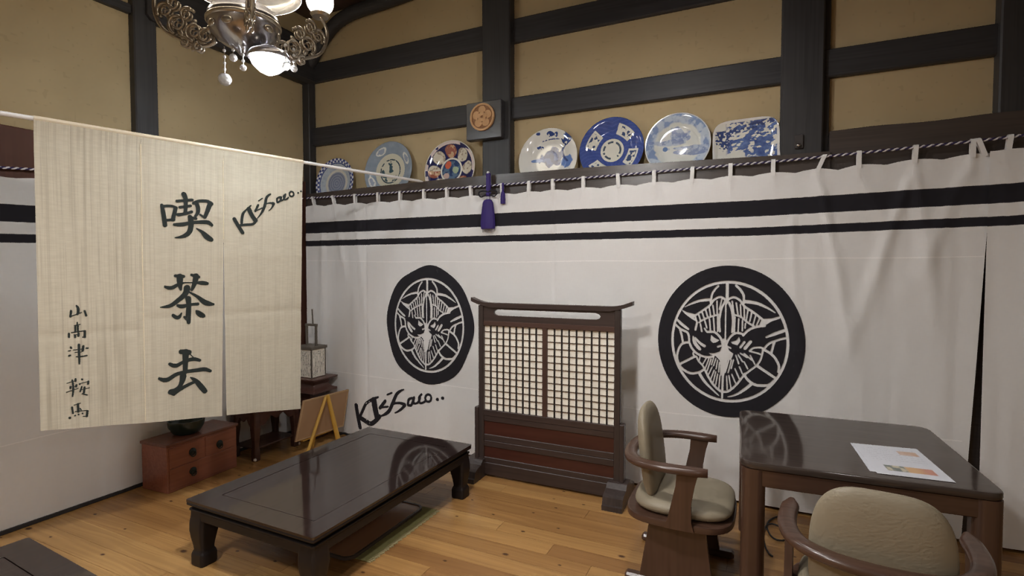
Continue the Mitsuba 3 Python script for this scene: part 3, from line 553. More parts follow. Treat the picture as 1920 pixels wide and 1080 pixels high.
# tassels
k = thing('tassel', 'large purple silk tassel with a bow hanging from the cord below the plaque', 'tassel', 'purple tassels')
tx, ty = 2.004, -.168
add(k, 'braid', bx(tx - .018, tx + .018, ty - .012, ty + .012, 2.045, 2.225, .006), 'purple_silk')
add(k, 'button', trimesh.creation.icosphere(2, .011).apply_translation([tx, ty - .004, 2.226]), 'white_cord', smooth=True)
for s in (-1, 1):
    add(k, 'bow_loop', tube(spline([(tx, ty - .008, 2.068), (tx + s * .045, ty - .012, 2.088), (tx + s * .078, ty - .012, 2.072), (tx + s * .062, ty - .012, 2.046), (tx + s * .02, ty - .01, 2.058), (tx, ty - .008, 2.064)], 30), .0055, 7), 'black_dye', smooth=True)
add(k, 'knot', trimesh.creation.icosphere(2, .017).apply_translation([tx, ty - .006, 2.062]), 'purple_silk', smooth=True)
add(k, 'neck', lathe([(.0, 2.05), (.010, 2.05), (.014, 2.02), (.020, 2.01), (.0, 2.0)], 16, (tx, ty, 0)), 'grey_silk', smooth=True)
n = 36; g = np.linspace(0, 2 * np.pi, n, endpoint=False)
rows = []
for z, r in ((1.800, .056), (1.835, .060), (1.90, .055), (1.96, .048), (2.00, .042), (2.018, .030), (2.024, .012)):
    q = r * (1 + .05 * np.cos(g * 12))
    rows.append(np.stack([tx + q * np.cos(g), ty - .01 + .55 * q * np.sin(g), np.full(n, z)], -1))
add(k, 'skirt', rect_loft(rows), 'purple_silk', smooth=50)
add(k, 'fringe', cat(*[bx(tx - .045 + .013 * i, tx - .041 + .013 * i, ty - .014, ty - .006, 1.772 + .006 * ((i * 5) % 3), 1.802) for i in range(8)]), 'grey_silk')
k = thing('tassel', 'small purple tassel hanging right of the big tassel', 'tassel', 'purple tassels')
tx = 2.127
add(k, 'braid', tube([(tx, ty, 2.14), (tx, ty, 2.07)], .009, 8), 'purple_silk', smooth=True)
add(k, 'skirt', lathe([(.0, 1.985), (.018, 1.985), (.019, 2.02), (.016, 2.06), (.010, 2.075), (.0, 2.078)], 16, (tx, ty, 0)), 'purple_silk', smooth=40)

# ------------------------------------------------------------------ hanging linen panel and its rod
RA = np.array([.791, -2.446, 2.205]); RD = np.array([.2517, .9678, 0.]); RN = np.array([.9678, -.2517, 0.])
k = thing('noren_rod', 'thin white rod the linen panel hangs from, ending at the plate shelf', 'rod')
add(k, 'bar', tube([RA - RD * 1.9, RA + RD * 2.33, RA + RD * 2.375], [.0108, .0108, .004], 14), 'white_rod', smooth=40)
def bottom_t(s):
    return np.interp(s, [0, .4, .84, 1.34], [-1.483, -1.535, -1.585, -1.645])
def linen_pt(a, t, off=0.0):
    """a: metres along the rod, t: metres below it (negative)"""
    a, t = np.asarray(a, float), np.asarray(t, float)
    f = np.clip(-t / 1.55, 0, 1)
    q = np.stack([a * 2.2, t * .7, np.full_like(a, 2.)], -1)
    d = .030 * (meshkit.fbm(q, 3, 21) - .5) * f + .004 * (meshkit.fbm(q * [6, 4, 1], 2, 23) - .5) * np.sqrt(f)
    crease = lambda c, w, h: h * np.exp(-((t - c) / w) ** 2)
    left = 1 - smooth01(a, .40, .44); mid = smooth01(a, .40, .44) * (1 - smooth01(a, .83, .85)); right = smooth01(a, .83, .85)
    d = d + left * (crease(-1.03, .022, -.0035) + crease(-1.30, .04, .002)) + mid * (crease(-.98, .022, -.0032) + crease(-.40, .04, .002)) + right * (crease(-.98, .022, -.0035) + crease(-1.12, .03, .002) + crease(-.62, .03, .002))
    d = d + .006 * np.sin(a * 16) * f * f
    w = a - .043 * f * np.clip(a / 1.34, 0, 1) - .012 * f * (a < .01)
    return RA + RD * w[..., None] + RN * (d + .012 * np.exp(-(t / .05) ** 2) + off)[..., None] + np.array([0, 0, 1.]) * t[..., None]
k = thing('noren', 'cream linen hanging panel with large brush characters, left of the white curtain', 'curtain')
EDGES = [(0.0, .426, 'cloth'), (.4265, .841, 'cloth'), (.8415, 1.340, 'cloth')]
for j, (a0, a1, nm) in enumerate(EDGES):
    A_, Q, F = cloth_grid(np.linspace(a0, a1, 60), np.linspace(0, 1, 120))
    Tt = -.0 + bottom_t(A_) * Q
    f = np.clip((-Tt - .54) / 1.1, 0, 1)
    if j == 1: A2 = A_ - .014 * f * (A_ - a0) / (a1 - a0)
    elif j == 2: A2 = A_ + .012 * f * (a1 - A_) / (a1 - a0)
    else: A2 = A_
    add(k, nm, tm(linen_pt(A2.ravel(), Tt.ravel()), F), 'linen', smooth=True, uv=np.stack([A_.ravel(), Tt.ravel()], -1), label=['left linen strip with a column of small characters', 'middle linen strip with three large characters', 'right linen strip with brush lettering'][j])
# sleeve round the rod
A_, Q, F = cloth_grid(np.linspace(0, 1.34, 80), np.linspace(0, 1, 12))
th = Q * 2 * np.pi
P_ = RA + RD * A_[..., None] + RN * (.0145 * np.cos(th))[..., None] + np.array([0, 0, 1.]) * (.0145 * np.sin(th))[..., None]
add(k, 'sleeve', tm(P_.reshape(-1, 3), F), 'linen_hem', smooth=True)
for a0, lo, hi in ((.4262, -.045, -1.53), (.8412, -.055, -.53)):
    t_ = np.linspace(lo, hi, 60); n_ = 60; i = np.arange(n_ - 1)
    v = np.vstack([linen_pt(np.full(n_, a0 - .002), t_, .0018), linen_pt(np.full(n_, a0 + .002), t_, .0018)])
    add(k, 'seam', tm(v, np.vstack([np.stack([i, i + 1, i + n_ + 1], -1), np.stack([i, i + n_ + 1, i + n_], -1)])), 'linen_hem', smooth=True)
N_ = DRAWN['NOREN']
def undo(a, t):     # the drawing was measured on the flat sheet: follow the taper of the cloth
    f = np.clip(-t / 1.55, 0, 1); return a / (1 - .043 * f / 1.34)
def wide(parts, f):
    return [[q * f if i % 3 == 2 else q for i, q in enumerate(s)] for s in parts]
def ink_on(parts, name, m, lb, h=.0025, f=1.0, split=False):
    art = unary_union([stroke(s) for s in wide(parts, f)])
    for g in (getattr(art, 'geoms', [art]) if split else [art]):
        add(k, name, on_cloth(g, lambda u, v: linen_pt(undo(u, v), v, h), .04), m, smooth=True, label=lb)
ink_on(N_['kissa'], 'character', 'ink', f=1.22, lb='large brush character, topmost of three')
ink_on(N_['tea'], 'character', 'ink', f=1.22, lb='large brush character, middle of three')
ink_on(N_['go'], 'character', 'ink', f=1.22, lb='large brush character, lowest of three')
for s in N_['small']:
    ink_on(s, 'small_character', 'ink', None)
ink_on(N_['latin'], 'letter', 'ink', None, f=1.15, split=True)

# ------------------------------------------------------------------ plates on the ledge
BLUE, NAVY, CREAM = (.060, .105, .300), (.016, .022, .085), (.66, .64, .56)
def polar(uv):
    u, v = uv.x, uv.y
    return u, v, dr.sqrt(u * u + v * v), dr.atan2(v, u)
def band(x, a, b, s=.012):
    return smoothstep(a - s, a + s, x) * (1 - smoothstep(b - s, b + s, x))
def blob(u, v, cx, cy, rx, ry, wob=.25, f=9.0):
    d = dr.sqrt(dr.square((u - cx) / rx) + dr.square((v - cy) / ry)) + wob * (fbm(u * f + cx * 7, v * f, 2.0, 2) - .5) * 2
    return 1 - smoothstep(.92, 1.08, d)
def p_check(p, n, uv):
    u, v, d, a = polar(uv)
    c = mix((.36, .42, .50), (.48, .53, .58), noise(u * 14, v * 14))
    rim = band(d, .84, 1.1)
    s = smoothstep(-.15, .15, dr.sin(a * 30 + dr.floor(d * 12) * 3.14159))
    c = mix(c, mix((.035, .055, .22), (.66, .68, .74), s), rim)
    c = mix(c, (.045, .07, .24), band(d, .79, .83)); c = mix(c, (.60, .58, .52), band(d, .47, .57))
    c = mix(c, mix((.20, .23, .32), (.28, .31, .40), smoothstep(-.2, .2, dr.sin(d * 60))), 1 - smoothstep(.45, .47, d))
    return c
def p_celadon(p, n, uv):
    u, v, d, a = polar(uv)
    c = mix((.22, .27, .33), (.29, .34, .40), fbm(u * 8, v * 8, 0., 2))
    for q in range(4):
        t = .62 + q * math.pi / 2 + 1.45
        cx, cy = .78 * math.cos(t), .78 * math.sin(t)
        rx, ry = (u - cx) * math.cos(t) + (v - cy) * math.sin(t), -(u - cx) * math.sin(t) + (v - cy) * math.cos(t)
        e = dr.sqrt(dr.square(rx / .11) + dr.square(ry / .24))
        c = mix(c, (.62, .62, .58), 1 - smoothstep(.9, 1.05, e)); c = mix(c, (.30, .34, .42), 1 - smoothstep(.55, .7, e + .4 * (noise(u * 22, v * 22) - .5)))
    c = mix(c, (.56, .54, .44), 1 - smoothstep(.60, .62, d))
    c = mix(c, (.035, .065, .095), band(d, .385, .43) * smoothstep(.3, .45, noise(u * 12, v * 12, 4.)))
    leaf = smoothstep(.54, .60, fbm(u * 6 + 2, v * 6, 1., 3)) * (1 - smoothstep(.36, .39, d))
    return mix(c, (.045, .085, .11), leaf)
def p_imari(p, n, uv):
    u, v, d, a = polar(uv)
    sct = (a + 3.1416 + .35) / (2 * math.pi) * 8; i = dr.floor(sct); fr = sct - i
    panel = 1 - smoothstep(.85, 1.0, dr.sqrt(dr.square((fr - .5) / .46) + dr.square((d - .64) / .245)))
    alt = dr.select(dr.floor(i / 3) * 3 == i, 0.0, 1.0)
    crm = mix((.60, .555, .46), (.36, .30, .24), smoothstep(.54, .66, fbm(u * 12, v * 12, 2., 2)))
    red = mix((.30, .105, .07), (.50, .33, .21), smoothstep(.5, .62, fbm(u * 10 + 4, v * 10, 3., 2)))
    c = mix((.020, .022, .080), mix(red, crm, alt), panel)
    c = mix(c, mix((.62, .52, .50), (.03, .03, .10), smoothstep(.5, .55, noise(a * 5, d * 4))), band(d, .88, .965))
    c = mix(c, (.68, .66, .60), band(d, .37, .43) + band(d, .965, 1.1))
    ctr = mix((.03, .055, .14), (.10, .16, .24), smoothstep(.45, .6, fbm(u * 11, v * 11, 5., 2)))
    ctr = mix(ctr, (.52, .12, .07), blob(u, v, -.14, .20, .13, .13)); ctr = mix(ctr, (.36, .45, .32), blob(u, v, .18, .0, .13, .12)); ctr = mix(ctr, (.52, .38, .34), blob(u, v, -.18, -.2, .12, .1))
    return mix(c, ctr, 1 - smoothstep(.355, .37, d))
def p_tree(p, n, uv):
    u, v, d, a = polar(uv)
    c = mix((.62, .615, .575), (.66, .655, .62), noise(u * 5, v * 5))
    m = blob(u, v, .14, .10, .44, .30, .45, 6.0)
    c = mix(c, mix((.010, .022, .12), (.05, .09, .27), smoothstep(.45, .6, fbm(u * 9, v * 9, 1., 3))), m)
    c = mix(c, (.16, .24, .47), blob(u, v, -.40, .0, .20, .055, .2)); c = mix(c, (.12, .20, .44), blob(u, v, .62, -.1, .20, .20, .2))
    tr = band(u + .12 * dr.sin(v * 7), .52, .60, .02) * band(v, -.1, .60)
    tr = tr + blob(u, v, .62, .62, .14, .16, .7) + blob(u, v, .05, .82, .11, .07, .6) + blob(u, v, .25, .80, .07, .09, .5) + blob(u, v, -.30, .42, .12, .05, .6) + blob(u, v, -.35, .84, .10, .05, .5)
    tr = tr + band(v - .55 + .45 * dr.square(u - .1), .10, .13, .012) * band(u, -.25, .55)
    return mix(c, (.035, .06, .19), dr.clip(tr, 0, 1) * smoothstep(.22, .34, noise(u * 18, v * 18, 3.)))
def p_fans(p, n, uv):
    u, v, d, a = polar(uv)
    w = dr.sin(dr.sqrt(dr.square(dr.abs(u) - .55) + dr.square(v + .55)) * 60)
    c = mix((.042, .068, .235), (.075, .105, .30), smoothstep(.3, .9, w) * .5 + .5 * noise(u * 9, v * 9))
    for t in (.93, 2.62, -.42, -2.2):
        cx, cy = .66 * math.cos(t), .66 * math.sin(t)
        rx, ry = (u - cx) * math.cos(t) + (v - cy) * math.sin(t), -(u - cx) * math.sin(t) + (v - cy) * math.cos(t)
        fan = band(rx + .5 * ry * ry, -.17, .16, .012) * band(dr.abs(ry) - .25 * rx, -1.0, .27, .012)
        c = mix(c, (.60, .59, .53), fan)
        ins = band(rx + .5 * ry * ry, -.12, .11, .012) * band(dr.abs(ry) - .25 * rx, -1.0, .21, .012)
        c = mix(c, (.05, .075, .16), ins * smoothstep(.52, .60, fbm(u * 12, v * 12, 3., 2)))
    c = mix(c, (.60, .59, .52), 1 - smoothstep(.355, .37, d))
    return mix(c, (.06, .085, .12), band(d, .23, .29) * smoothstep(.45, .55, noise(a * 5, 2.)))
def p_scene(p, n, uv):
    u, v, d, a = polar(uv)
    c = mix((.52, .54, .52), (.60, .61, .57), noise(u * 4, v * 4))
    c = mix(c, mix((.20, .27, .43), (.42, .48, .56), smoothstep(.40, .62, fbm(u * 6, v * 6, 2., 3))), smoothstep(.70, .76, d + .05 * noise(a * 8, 1.)))
    for (cx, cy, rx, ry) in ((.02, .36, .26, .24), (-.25, .10, .50, .09), (.10, .22, .34, .10), (.45, -.25, .55, .10), (.35, -.10, .5, .06)):
        c = mix(c, mix((.17, .22, .38), (.36, .42, .52), smoothstep(.4, .62, fbm(u * 9, v * 9, 1., 3))), blob(u, v, cx, cy, rx, ry, .5, 5.0) * .85)
    c = mix(c, (.10, .17, .33), blob(u, v, -.38, -.10, .075, .075, .05))
    return mix(c, (.62, .63, .62), band(d, .965, 1.2))
def p_rect(p, n, uv):
    u, v = uv.x, uv.y
    c = mix((.64, .63, .57), (.70, .69, .64), noise(u * 4, v * 4))
    m = smoothstep(.41, .47, fbm(u * 7 + v * 3.0, v * 13 - u * 3.5, 2., 3)) * smoothstep(-.62, -.5, u)
    low = 1 - blob(u, v, -.28, -.22, .30, .16, .3)
    c = mix(c, mix((.04, .065, .23), (.15, .22, .42), fbm(u * 10, v * 14, 3., 2)), m * low)
    tree = blob(u, v, -.66, .35, .20, .34, .8, 8.) * smoothstep(.34, .42, noise(u * 22, v * 22)) + band(v - .18 * u, .62, .82, .04) * smoothstep(.46, .54, noise(u * 18, v * 18, 4.))
    c = mix(c, (.05, .07, .19), dr.clip(tree, 0, 1))
    return mix(c, (.68, .67, .65), smoothstep(.90, .93, dr.maximum(dr.abs(u), dr.abs(v))))
for nm, fn in (('plate_check', p_check), ('plate_celadon', p_celadon), ('plate_imari', p_imari), ('plate_tree', p_tree), ('plate_fans', p_fans), ('plate_scene', p_scene), ('plate_rect', p_rect)):
    mat(nm, proc(fn), .06, .45)
mat('porcelain', (.66, .66, .64), .15, .5)
def round_plate(R, n=72):
    """front face towards -y, centred at the origin; returns (mesh, uv)"""
    prof = [(0, .0), (.30, .0), (.55, -.001), (.66, -.006), (.74, -.020), (.90, -.030), (.985, -.035), (1.0, -.033), (.985, -.028), (.74, -.012), (.55, .010), (.50, .016), (.0, .014)]
    g = np.linspace(0, 2 * np.pi, n, endpoint=False); v, f = [], []
    for r, y in prof:
        v.append(np.stack([R * r * np.cos(g), np.full(n, y * R / .23), R * r * np.sin(g)], -1))
    v = np.vstack(v)
    for i in range(len(prof) - 1):
        for j in range(n):
            a, b = i * n + j, i * n + (j + 1) % n
            f += [(a, b, b + n), (a, b + n, a + n)]
    return tm(v, f), np.stack([v[:, 0] / R, v[:, 2] / R], -1)
def rect_plate(w, h, n=80):
    prof = [(0, 0), (.5, 0), (.80, -.003), (.88, -.018), (.99, -.028), (1.0, -.026), (.98, -.022), (.8, .008), (0, .010)]
    g = np.linspace(0, 2 * np.pi, n, endpoint=False)
    sq = lambda t: np.sign(t) * np.abs(t) ** .42
    v = np.vstack([np.stack([w / 2 * r * sq(np.cos(g)), np.full(n, y), h / 2 * r * sq(np.sin(g))], -1) for r, y in prof]); f = []
    for i in range(len(prof) - 1):
        for j in range(n):
            a, b = i * n + j, i * n + (j + 1) % n
            f += [(a, b, b + n), (a, b + n, a + n)]
    return tm(v, f), np.stack([v[:, 0] / (w / 2), v[:, 2] / (h / 2)], -1)
PLATES = [(.376, .224, 2.275, 'plate_check', 'small blue plate with a checked rim, leftmost on the shelf'),
          (.985, .252, 2.336, 'plate_celadon', 'grey-blue plate with a cream ring, second from the left on the shelf'),
          (1.600, .238, 2.298, 'plate_imari', 'red, navy and cream patterned plate left of the plaque post'),
          (2.450, .232, 2.305, 'plate_tree', 'white plate with a blue tree and island, just right of the plaque post'),
          (2.928, .230, 2.330, 'plate_fans', 'deep blue plate with white fans and a white round centre'),
          (3.375, .213, 2.322, 'plate_scene', 'pale blue landscape plate left of the rectangular plate')]
for (x, R, zc, m, lb) in PLATES:
    k = thing('plate', lb, 'plate', 'plates on the shelf')
    me, uv = round_plate(R)
    tilt = trimesh.transformations.rotation_matrix(-math.radians(7), [1, 0, 0])
    me.apply_transform(tilt); me.apply_translation([x, -.048, max(zc, 2.003 + R * .995)])
    add(k, 'dish', me, m, smooth=True, uv=uv)
k = thing('plate', 'rectangular blue and white plate with rounded corners, rightmost on the shelf', 'plate', 'plates on the shelf')
me, uv = rect_plate(.392, .384)
me.apply_transform(trimesh.transformations.rotation_matrix(math.radians(-1.5), [0, 1, 0])); me.apply_transform(trimesh.transformations.rotation_matrix(-math.radians(7), [1, 0, 0]))
me.apply_translation([3.792, -.046, 2.256])
add(k, 'dish', me, 'plate_rect', smooth=True, uv=uv)

# plaque on the post
k = thing('wall_plaque', 'black square board with a round carved wooden crest on the post above the tassel', 'plaque')
add(k, 'board', bx(1.800, 2.105, -.150, -.086, 2.490, 2.775, .005), 'plaque_black')
px, pz, pr = 1.947, 2.655, .104
rim = Point(0, 0).buffer(1, quad_segs=24).difference(Point(0, 0).buffer(.86, quad_segs=24))
disc = Point(0, 0).buffer(.9, quad_segs=24)
flower = unary_union([Point(.50 * math.cos(t), .50 * math.sin(t)).buffer(.30) for t in np.radians([90, 18, -54, -126, 162])])
inner = unary_union([Point(.26 * math.cos(t), .26 * math.sin(t)).buffer(.17) for t in np.radians([90, 18, -54, -126, 162])])
def relief(poly, th, back):
    m = extrude(affinity.translate(affinity.scale(poly, pr, pr, origin=(0, 0)), px, pz), th); return upright(m, back)
add(k, 'disc', relief(disc, .008, -.1502), 'plaque_wood_dark')
add(k, 'rim', relief(rim, .016, -.1502), 'plaque_wood')
add(k, 'flower', relief(flower.difference(Point(0, 0).buffer(.40)), .014, -.1502), 'plaque_wood')
add(k, 'inner_flower', relief(inner.difference(Point(0, 0).buffer(.10)), .016, -.1502), 'plaque_wood')
k = thing('wall_catch', 'small dark metal catch on the post right of the rectangular plate', 'catch')
add(k, 'plate', bx(4.064, 4.112, -.098, -.086, 2.222, 2.305, .003), 'switch_plate')
add(k, 'knob', trimesh.creation.icosphere(2, .013).apply_translation([4.086, -.104, 2.240]), 'chrome', smooth=True)

# ------------------------------------------------------------------ chandelier
AX = np.array([1.215, -1.64]); RX = np.array([.904, .427]); FX = np.array([-.427, .904])
k = thing('chandelier', 'ornate bronze oil-lamp chandelier with scroll arms and crystal drops, upper left', 'chandelier')
c3 = (AX[0], AX[1], 0)
add(k, 'urn', lathe([(.0, 2.715), (.03, 2.715), (.045, 2.735), (.075, 2.75), (.12, 2.775), (.162, 2.815), (.185, 2.86), (.190, 2.895), (.184, 2.925), (.165, 2.955), (.125, 2.982), (.07, 2.995), (.0, 2.998)], 56, c3), 'urn_metal', smooth=40)
add(k, 'urn_band', lathe([(.188, 2.872), (.196, 2.878), (.197, 2.888), (.192, 2.896)], 56, c3), 'bronze_relief', smooth=True)
def leaf_at(ang, z):
    q = np.array([AX[0] + .178 * math.cos(ang), AX[1] + .178 * math.sin(ang), z])
    m = trimesh.creation.icosphere(2, 1.0); m.apply_scale([.012, .030, .022]); m.apply_transform(rotz(ang)); m.apply_translation(q); return m
for i in range(10):
    add(k, 'boss', leaf_at(i * math.pi / 5 + .1, 2.835), 'bronze_relief', smooth=True)
add(k, 'collar', lathe([(.0, 2.99), (.068, 2.99), (.072, 3.0), (.060, 3.03), (.055, 3.06), (.0, 3.06)], 32, c3), 'collar_copper', smooth=40)
EM = lambda c, s: {'type': 'area', 'radiance': {'type': 'rgb', 'value': [s * q for q in c]}}
add(k, 'shade', lathe([(.300, 3.075), (.285, 3.12), (.20, 3.19), (.10, 3.225), (.09, 3.25), (.098, 3.25), (.108, 3.232), (.205, 3.198), (.293, 3.125), (.308, 3.077), (.300, 3.075)], 48, c3), 'plain_cotton', smooth=True, emitter=EM((1, .86, .62), SHADE_RADIANCE))
add(k, 'stem', tube([(AX[0], AX[1], 3.05), (AX[0], AX[1], 3.84)], .012, 10), 'bronze_relief', smooth=True)
def radial(d, h, z, side=0.0):
    u = d / np.linalg.norm(d); w = np.array([-u[1], u[0]])
    return np.array([AX[0] + u[0] * h + w[0] * side, AX[1] + u[1] * h + w[1] * side, z])
def spiral(d, h0, z0, r0, turns, start, sgn, n=34, side=0.0):
    o = []
    for i in range(n):
        t = i / (n - 1); a = start + sgn * turns * 2 * np.pi * t; r = r0 * (1 - .82 * t)
        o.append(radial(d, h0 + r * math.cos(a), z0 + r * math.sin(a), side))
    return o
ARMS = [-RX + .10 * FX, math.cos(math.radians(58)) * RX - math.sin(math.radians(58)) * FX, math.cos(math.radians(55)) * RX + math.sin(math.radians(55)) * FX]
for d in ARMS:
    arm = f'{k}__arm'; i = 1
    while arm in scene:
        arm = f'{k}__arm_{i:03d}'; i += 1
    main = spline([radial(d, h, z) for h, z in ((.17, 2.80), (.24, 2.775), (.33, 2.795), (.42, 2.835), (.49, 2.88), (.535, 2.95), (.548, 3.04), (.52, 3.10), (.50, 3.12))], 50)
    add(k, 'arm', tube(main, .011, 9), 'bronze_relief', smooth=True)
    for (h0, z0, r0, tn, st, sg) in ((.30, 2.855, .055, 1.6, -1.5, 1), (.40, 2.905, .058, 1.6, -1.2, 1), (.235, 2.83, .045, 1.5, -2.4, -1), (.475, 2.985, .050, 1.5, -.6, 1), (.42, 3.02, .045, 1.4, 2.0, -1), (.345, 2.955, .040, 1.5, 2.6, -1), (.36, 2.795, .030, 1.3, 1.0, 1), (.27, 2.765, .028, 1.3, 1.5, -1)):
        for sd in (-.012, .012):
            add(arm, 'scroll', tube(spiral(d, h0, z0, r0, tn, st, sg, 30, sd), np.linspace(.0095, .005, 30), 7), 'bronze_relief', smooth=True)
    for (h0, z0, a) in ((.26, 2.80, .5), (.33, 2.83, .8), (.39, 2.86, 1.0), (.45, 2.93, 1.2), (.31, 2.90, 2.2), (.30, 2.775, -.8)):
        m = trimesh.creation.icosphere(2, 1.0); m.apply_scale([.034, .012, .016])
        m.apply_transform(trimesh.transformations.rotation_matrix(-a, [0, 1, 0])); m.apply_transform(rotz(math.atan2(d[1], d[0]))); m.apply_translation(radial(d, h0, z0))
        add(arm, 'leaf', m, 'bronze_relief', smooth=True)
    add(arm, 'drip_pan', lathe([(.0, 0), (.05, 0), (.062, .018), (.055, .022), (.0, .012)], 24, radial(d, .50, 3.115)), 'bronze_relief', smooth=40)
    add(arm, 'glass_globe', trimesh.creation.icosphere(3, .085).apply_translation(radial(d, .50, 3.215)), 'plain_cotton', smooth=True, emitter=EM((1, .90, .72), SHADE_RADIANCE * .8))
# candle-like bulb close to the urn, seen against its shoulder
cb = np.array([AX[0], AX[1], 0]) + np.r_[RX * .115 - FX * .14, 0]
add(k, 'candle_bulb', lathe([(.0, 2.935), (.016, 2.94), (.024, 2.97), (.026, 3.0), (.018, 3.04), (.0, 3.07)], 20, cb), 'plain_cotton', smooth=True, emitter=EM((1, .93, .8), SHADE_RADIANCE * 2.2))
add(k, 'bulb_arm', tube(spline([cb + [0, 0, 2.94], cb + [0, 0, 2.90], (cb + np.array([AX[0], AX[1], 0])) / 2 + [0, 0, 2.87], np.array([AX[0], AX[1], 2.84])], 20), .009, 8), 'bronze_relief', smooth=True)
# the cold white lamp below the urn: a glass lens facing down, and crystal drops round it
lb_ = np.array([1.339, -1.58])
n = 11; g = np.linspace(0, 2 * np.pi, n, endpoint=False)
rows = [np.stack([lb_[0] + r * np.cos(g), lb_[1] + r * np.sin(g), np.full(n, z)], -1) for r, z in ((.015, 2.602), (.055, 2.622), (.088, 2.652), (.098, 2.676), (.090, 2.705))]
add(k, 'lamp_lens', rect_loft(rows), 'plain_cotton', emitter=EM((.90, .96, 1.0), LED_RADIANCE))
add(k, 'lamp_cap', lathe([(.0, 2.706), (.112, 2.690), (.115, 2.700), (.10, 2.728), (.05, 2.755), (.0, 2.76)], 32, (lb_[0], lb_[1], 0)), 'urn_metal', smooth=40)
add(k, 'lamp_arm', tube([(lb_[0], lb_[1], 2.755), (AX[0] + .02, AX[1] + .02, 2.745)], .010, 8), 'bronze_relief')
def drop(u, v, z, r, ztop):
    q = AX + RX * u + FX * v
    m = trimesh.creation.icosphere(1, r); m.apply_translation([q[0], q[1], z])
    add(k, 'crystal_drop', m, 'crystal')
    add(k, 'drop_chain', tube([(q[0], q[1], z + r), (q[0], q[1], ztop)], .003, 6), 'bronze_relief')
    for zz in np.arange(z + r + .02, ztop, .035):
        add(k, 'chain_bead', trimesh.creation.icosphere(1, .009).apply_translation([q[0], q[1], zz]), 'crystal')
drop(-.100, -.03, 2.567, .036, 2.75)
drop(-.040, -.05, 2.680, .022, 2.76)
drop(.245, -.03, 2.642, .026, 2.78)
drop(.255, .06, 2.66, .020, 2.78)
drop(.02, -.06, 2.62, .018, 2.73)

# ------------------------------------------------------------------ low lacquer tables
def cabriole(x, y, sx, sy, h, s=1.0):
    """a low table's curved leg; (x, y) its outer corner at the top, sx, sy point outwards"""
    prof = [(0, .084, -.002), (.008, .092, .002), (.058, .092, .002), (.070, .084, -.002), (.082, .072, -.008), (.105, .076, -.006), (.150, .092, .002), (.195, .106, .007), (.235, .106, .006), (.27, .100, .001), (.30, .098, .0)]
    rings = []
    for z, w, o in prof:
        w, o = w * s, o * s
        rings.append(rsquare(x + sx * (o - w / 2), y + sy * (o - w / 2), w, w, w * .18, z * h / .30, 5))
    m = rect_loft(rings); m.fix_normals(); return m
def low_table(label, cx, cy, w, d, h, a, group=None):
    k = thing('low_table', label, 'table', 'low lacquered tables')
    M = move(cx, cy, 0, a); X0, X1, Y0, Y1 = -w / 2, w / 2, -d / 2, d / 2; b = .115
    ring_ = rrect(X0, X1, Y0, Y1, .012).difference(sbox(X0 + b, Y0 + b, X1 - b, Y1 - b))
    add(k, 'top_frame', extrude(ring_, .012, h - .012), 'black_lacquer', M=M)
    add(k, 'top_panel', bx(X0 + b + .0036, X1 - b - .0036, Y0 + b + .0036, Y1 - b - .0036, h - .016, h - .0004, .001), 'black_lacquer', M=M)
    add(k, 'top_edge', slab(X0, X1, Y0, Y1, h - .028, h - .0115, .014, .006), 'black_lacquer_side', M=M, smooth=35)
    add(k, 'waist', bx(X0 + .022, X1 - .022, Y0 + .022, Y1 - .022, h - .046, h - .027), 'black_lacquer_side', M=M)
    add(k, 'moulding', slab(X0 + .008, X1 - .008, Y0 + .008, Y1 - .008, h - .056, h - .045, .014, .004), 'black_lacquer_side', M=M, smooth=35)
    for (x0, x1, y0, y1) in ((X0 + .05, X1 - .05, Y0 + .012, Y0 + .034), (X0 + .05, X1 - .05, Y1 - .034, Y1 - .012), (X0 + .012, X0 + .034, Y0 + .05, Y1 - .05), (X1 - .034, X1 - .012, Y0 + .05, Y1 - .05)):
        add(k, 'apron', bx(x0, x1, y0, y1, h - .100, h - .055, .004), 'black_lacquer_side', M=M)
    for sx in (-1, 1):
        for sy in (-1, 1):
            add(k, 'leg', cabriole(sx * (w / 2 - .012), sy * (d / 2 - .012), sx, sy, h - .055), 'black_lacquer_side', M=M, smooth=40)
    return k
low_table('black lacquered low table in the middle of the floor, crest mirrored in its top', 1.7375, -1.4215, .877, 1.351, .338, -.0127)
low_table('dark low table cut off by the lower left corner of the picture', 1.455, -3.285, .90, 1.28, .338, -.06)

# tray and rush mat under the low table
k = thing('rush_mat', 'green woven rush mat with a fringe under the low table', 'mat')
add(k, 'weave', bx(1.50, 2.10, -1.685, -1.045, .0005, .007, .002), 'green_rush')
add(k, 'fringe', cat(*[bx(2.098, 2.118 + .004 * ((i * 7) % 3), yy, yy + .006, .001, .006) for i, yy in enumerate(np.arange(-1.683, -1.05, .0125))]), 'fringe_straw')
k = thing('tray', 'glossy copper-brown tray with raised rim on the rush mat under the low table', 'tray')
ty0, ty1, tx0, tx1 = -1.735, -1.06, 1.50, 2.028
add(k, 'base', slab(tx0 + .004, tx1 - .004, ty0 + .004, ty1 - .004, .0075, .018, .05, .004, 8), 'tray_copper', smooth=35)
rim_ = rrect(tx0, tx1, ty0, ty1, .06, 8).difference(rrect(tx0 + .012, tx1 - .012, ty0 + .012, ty1 - .012, .05, 8))
add(k, 'rim', extrude(rim_, .015, .008), 'tray_rim', smooth=35)

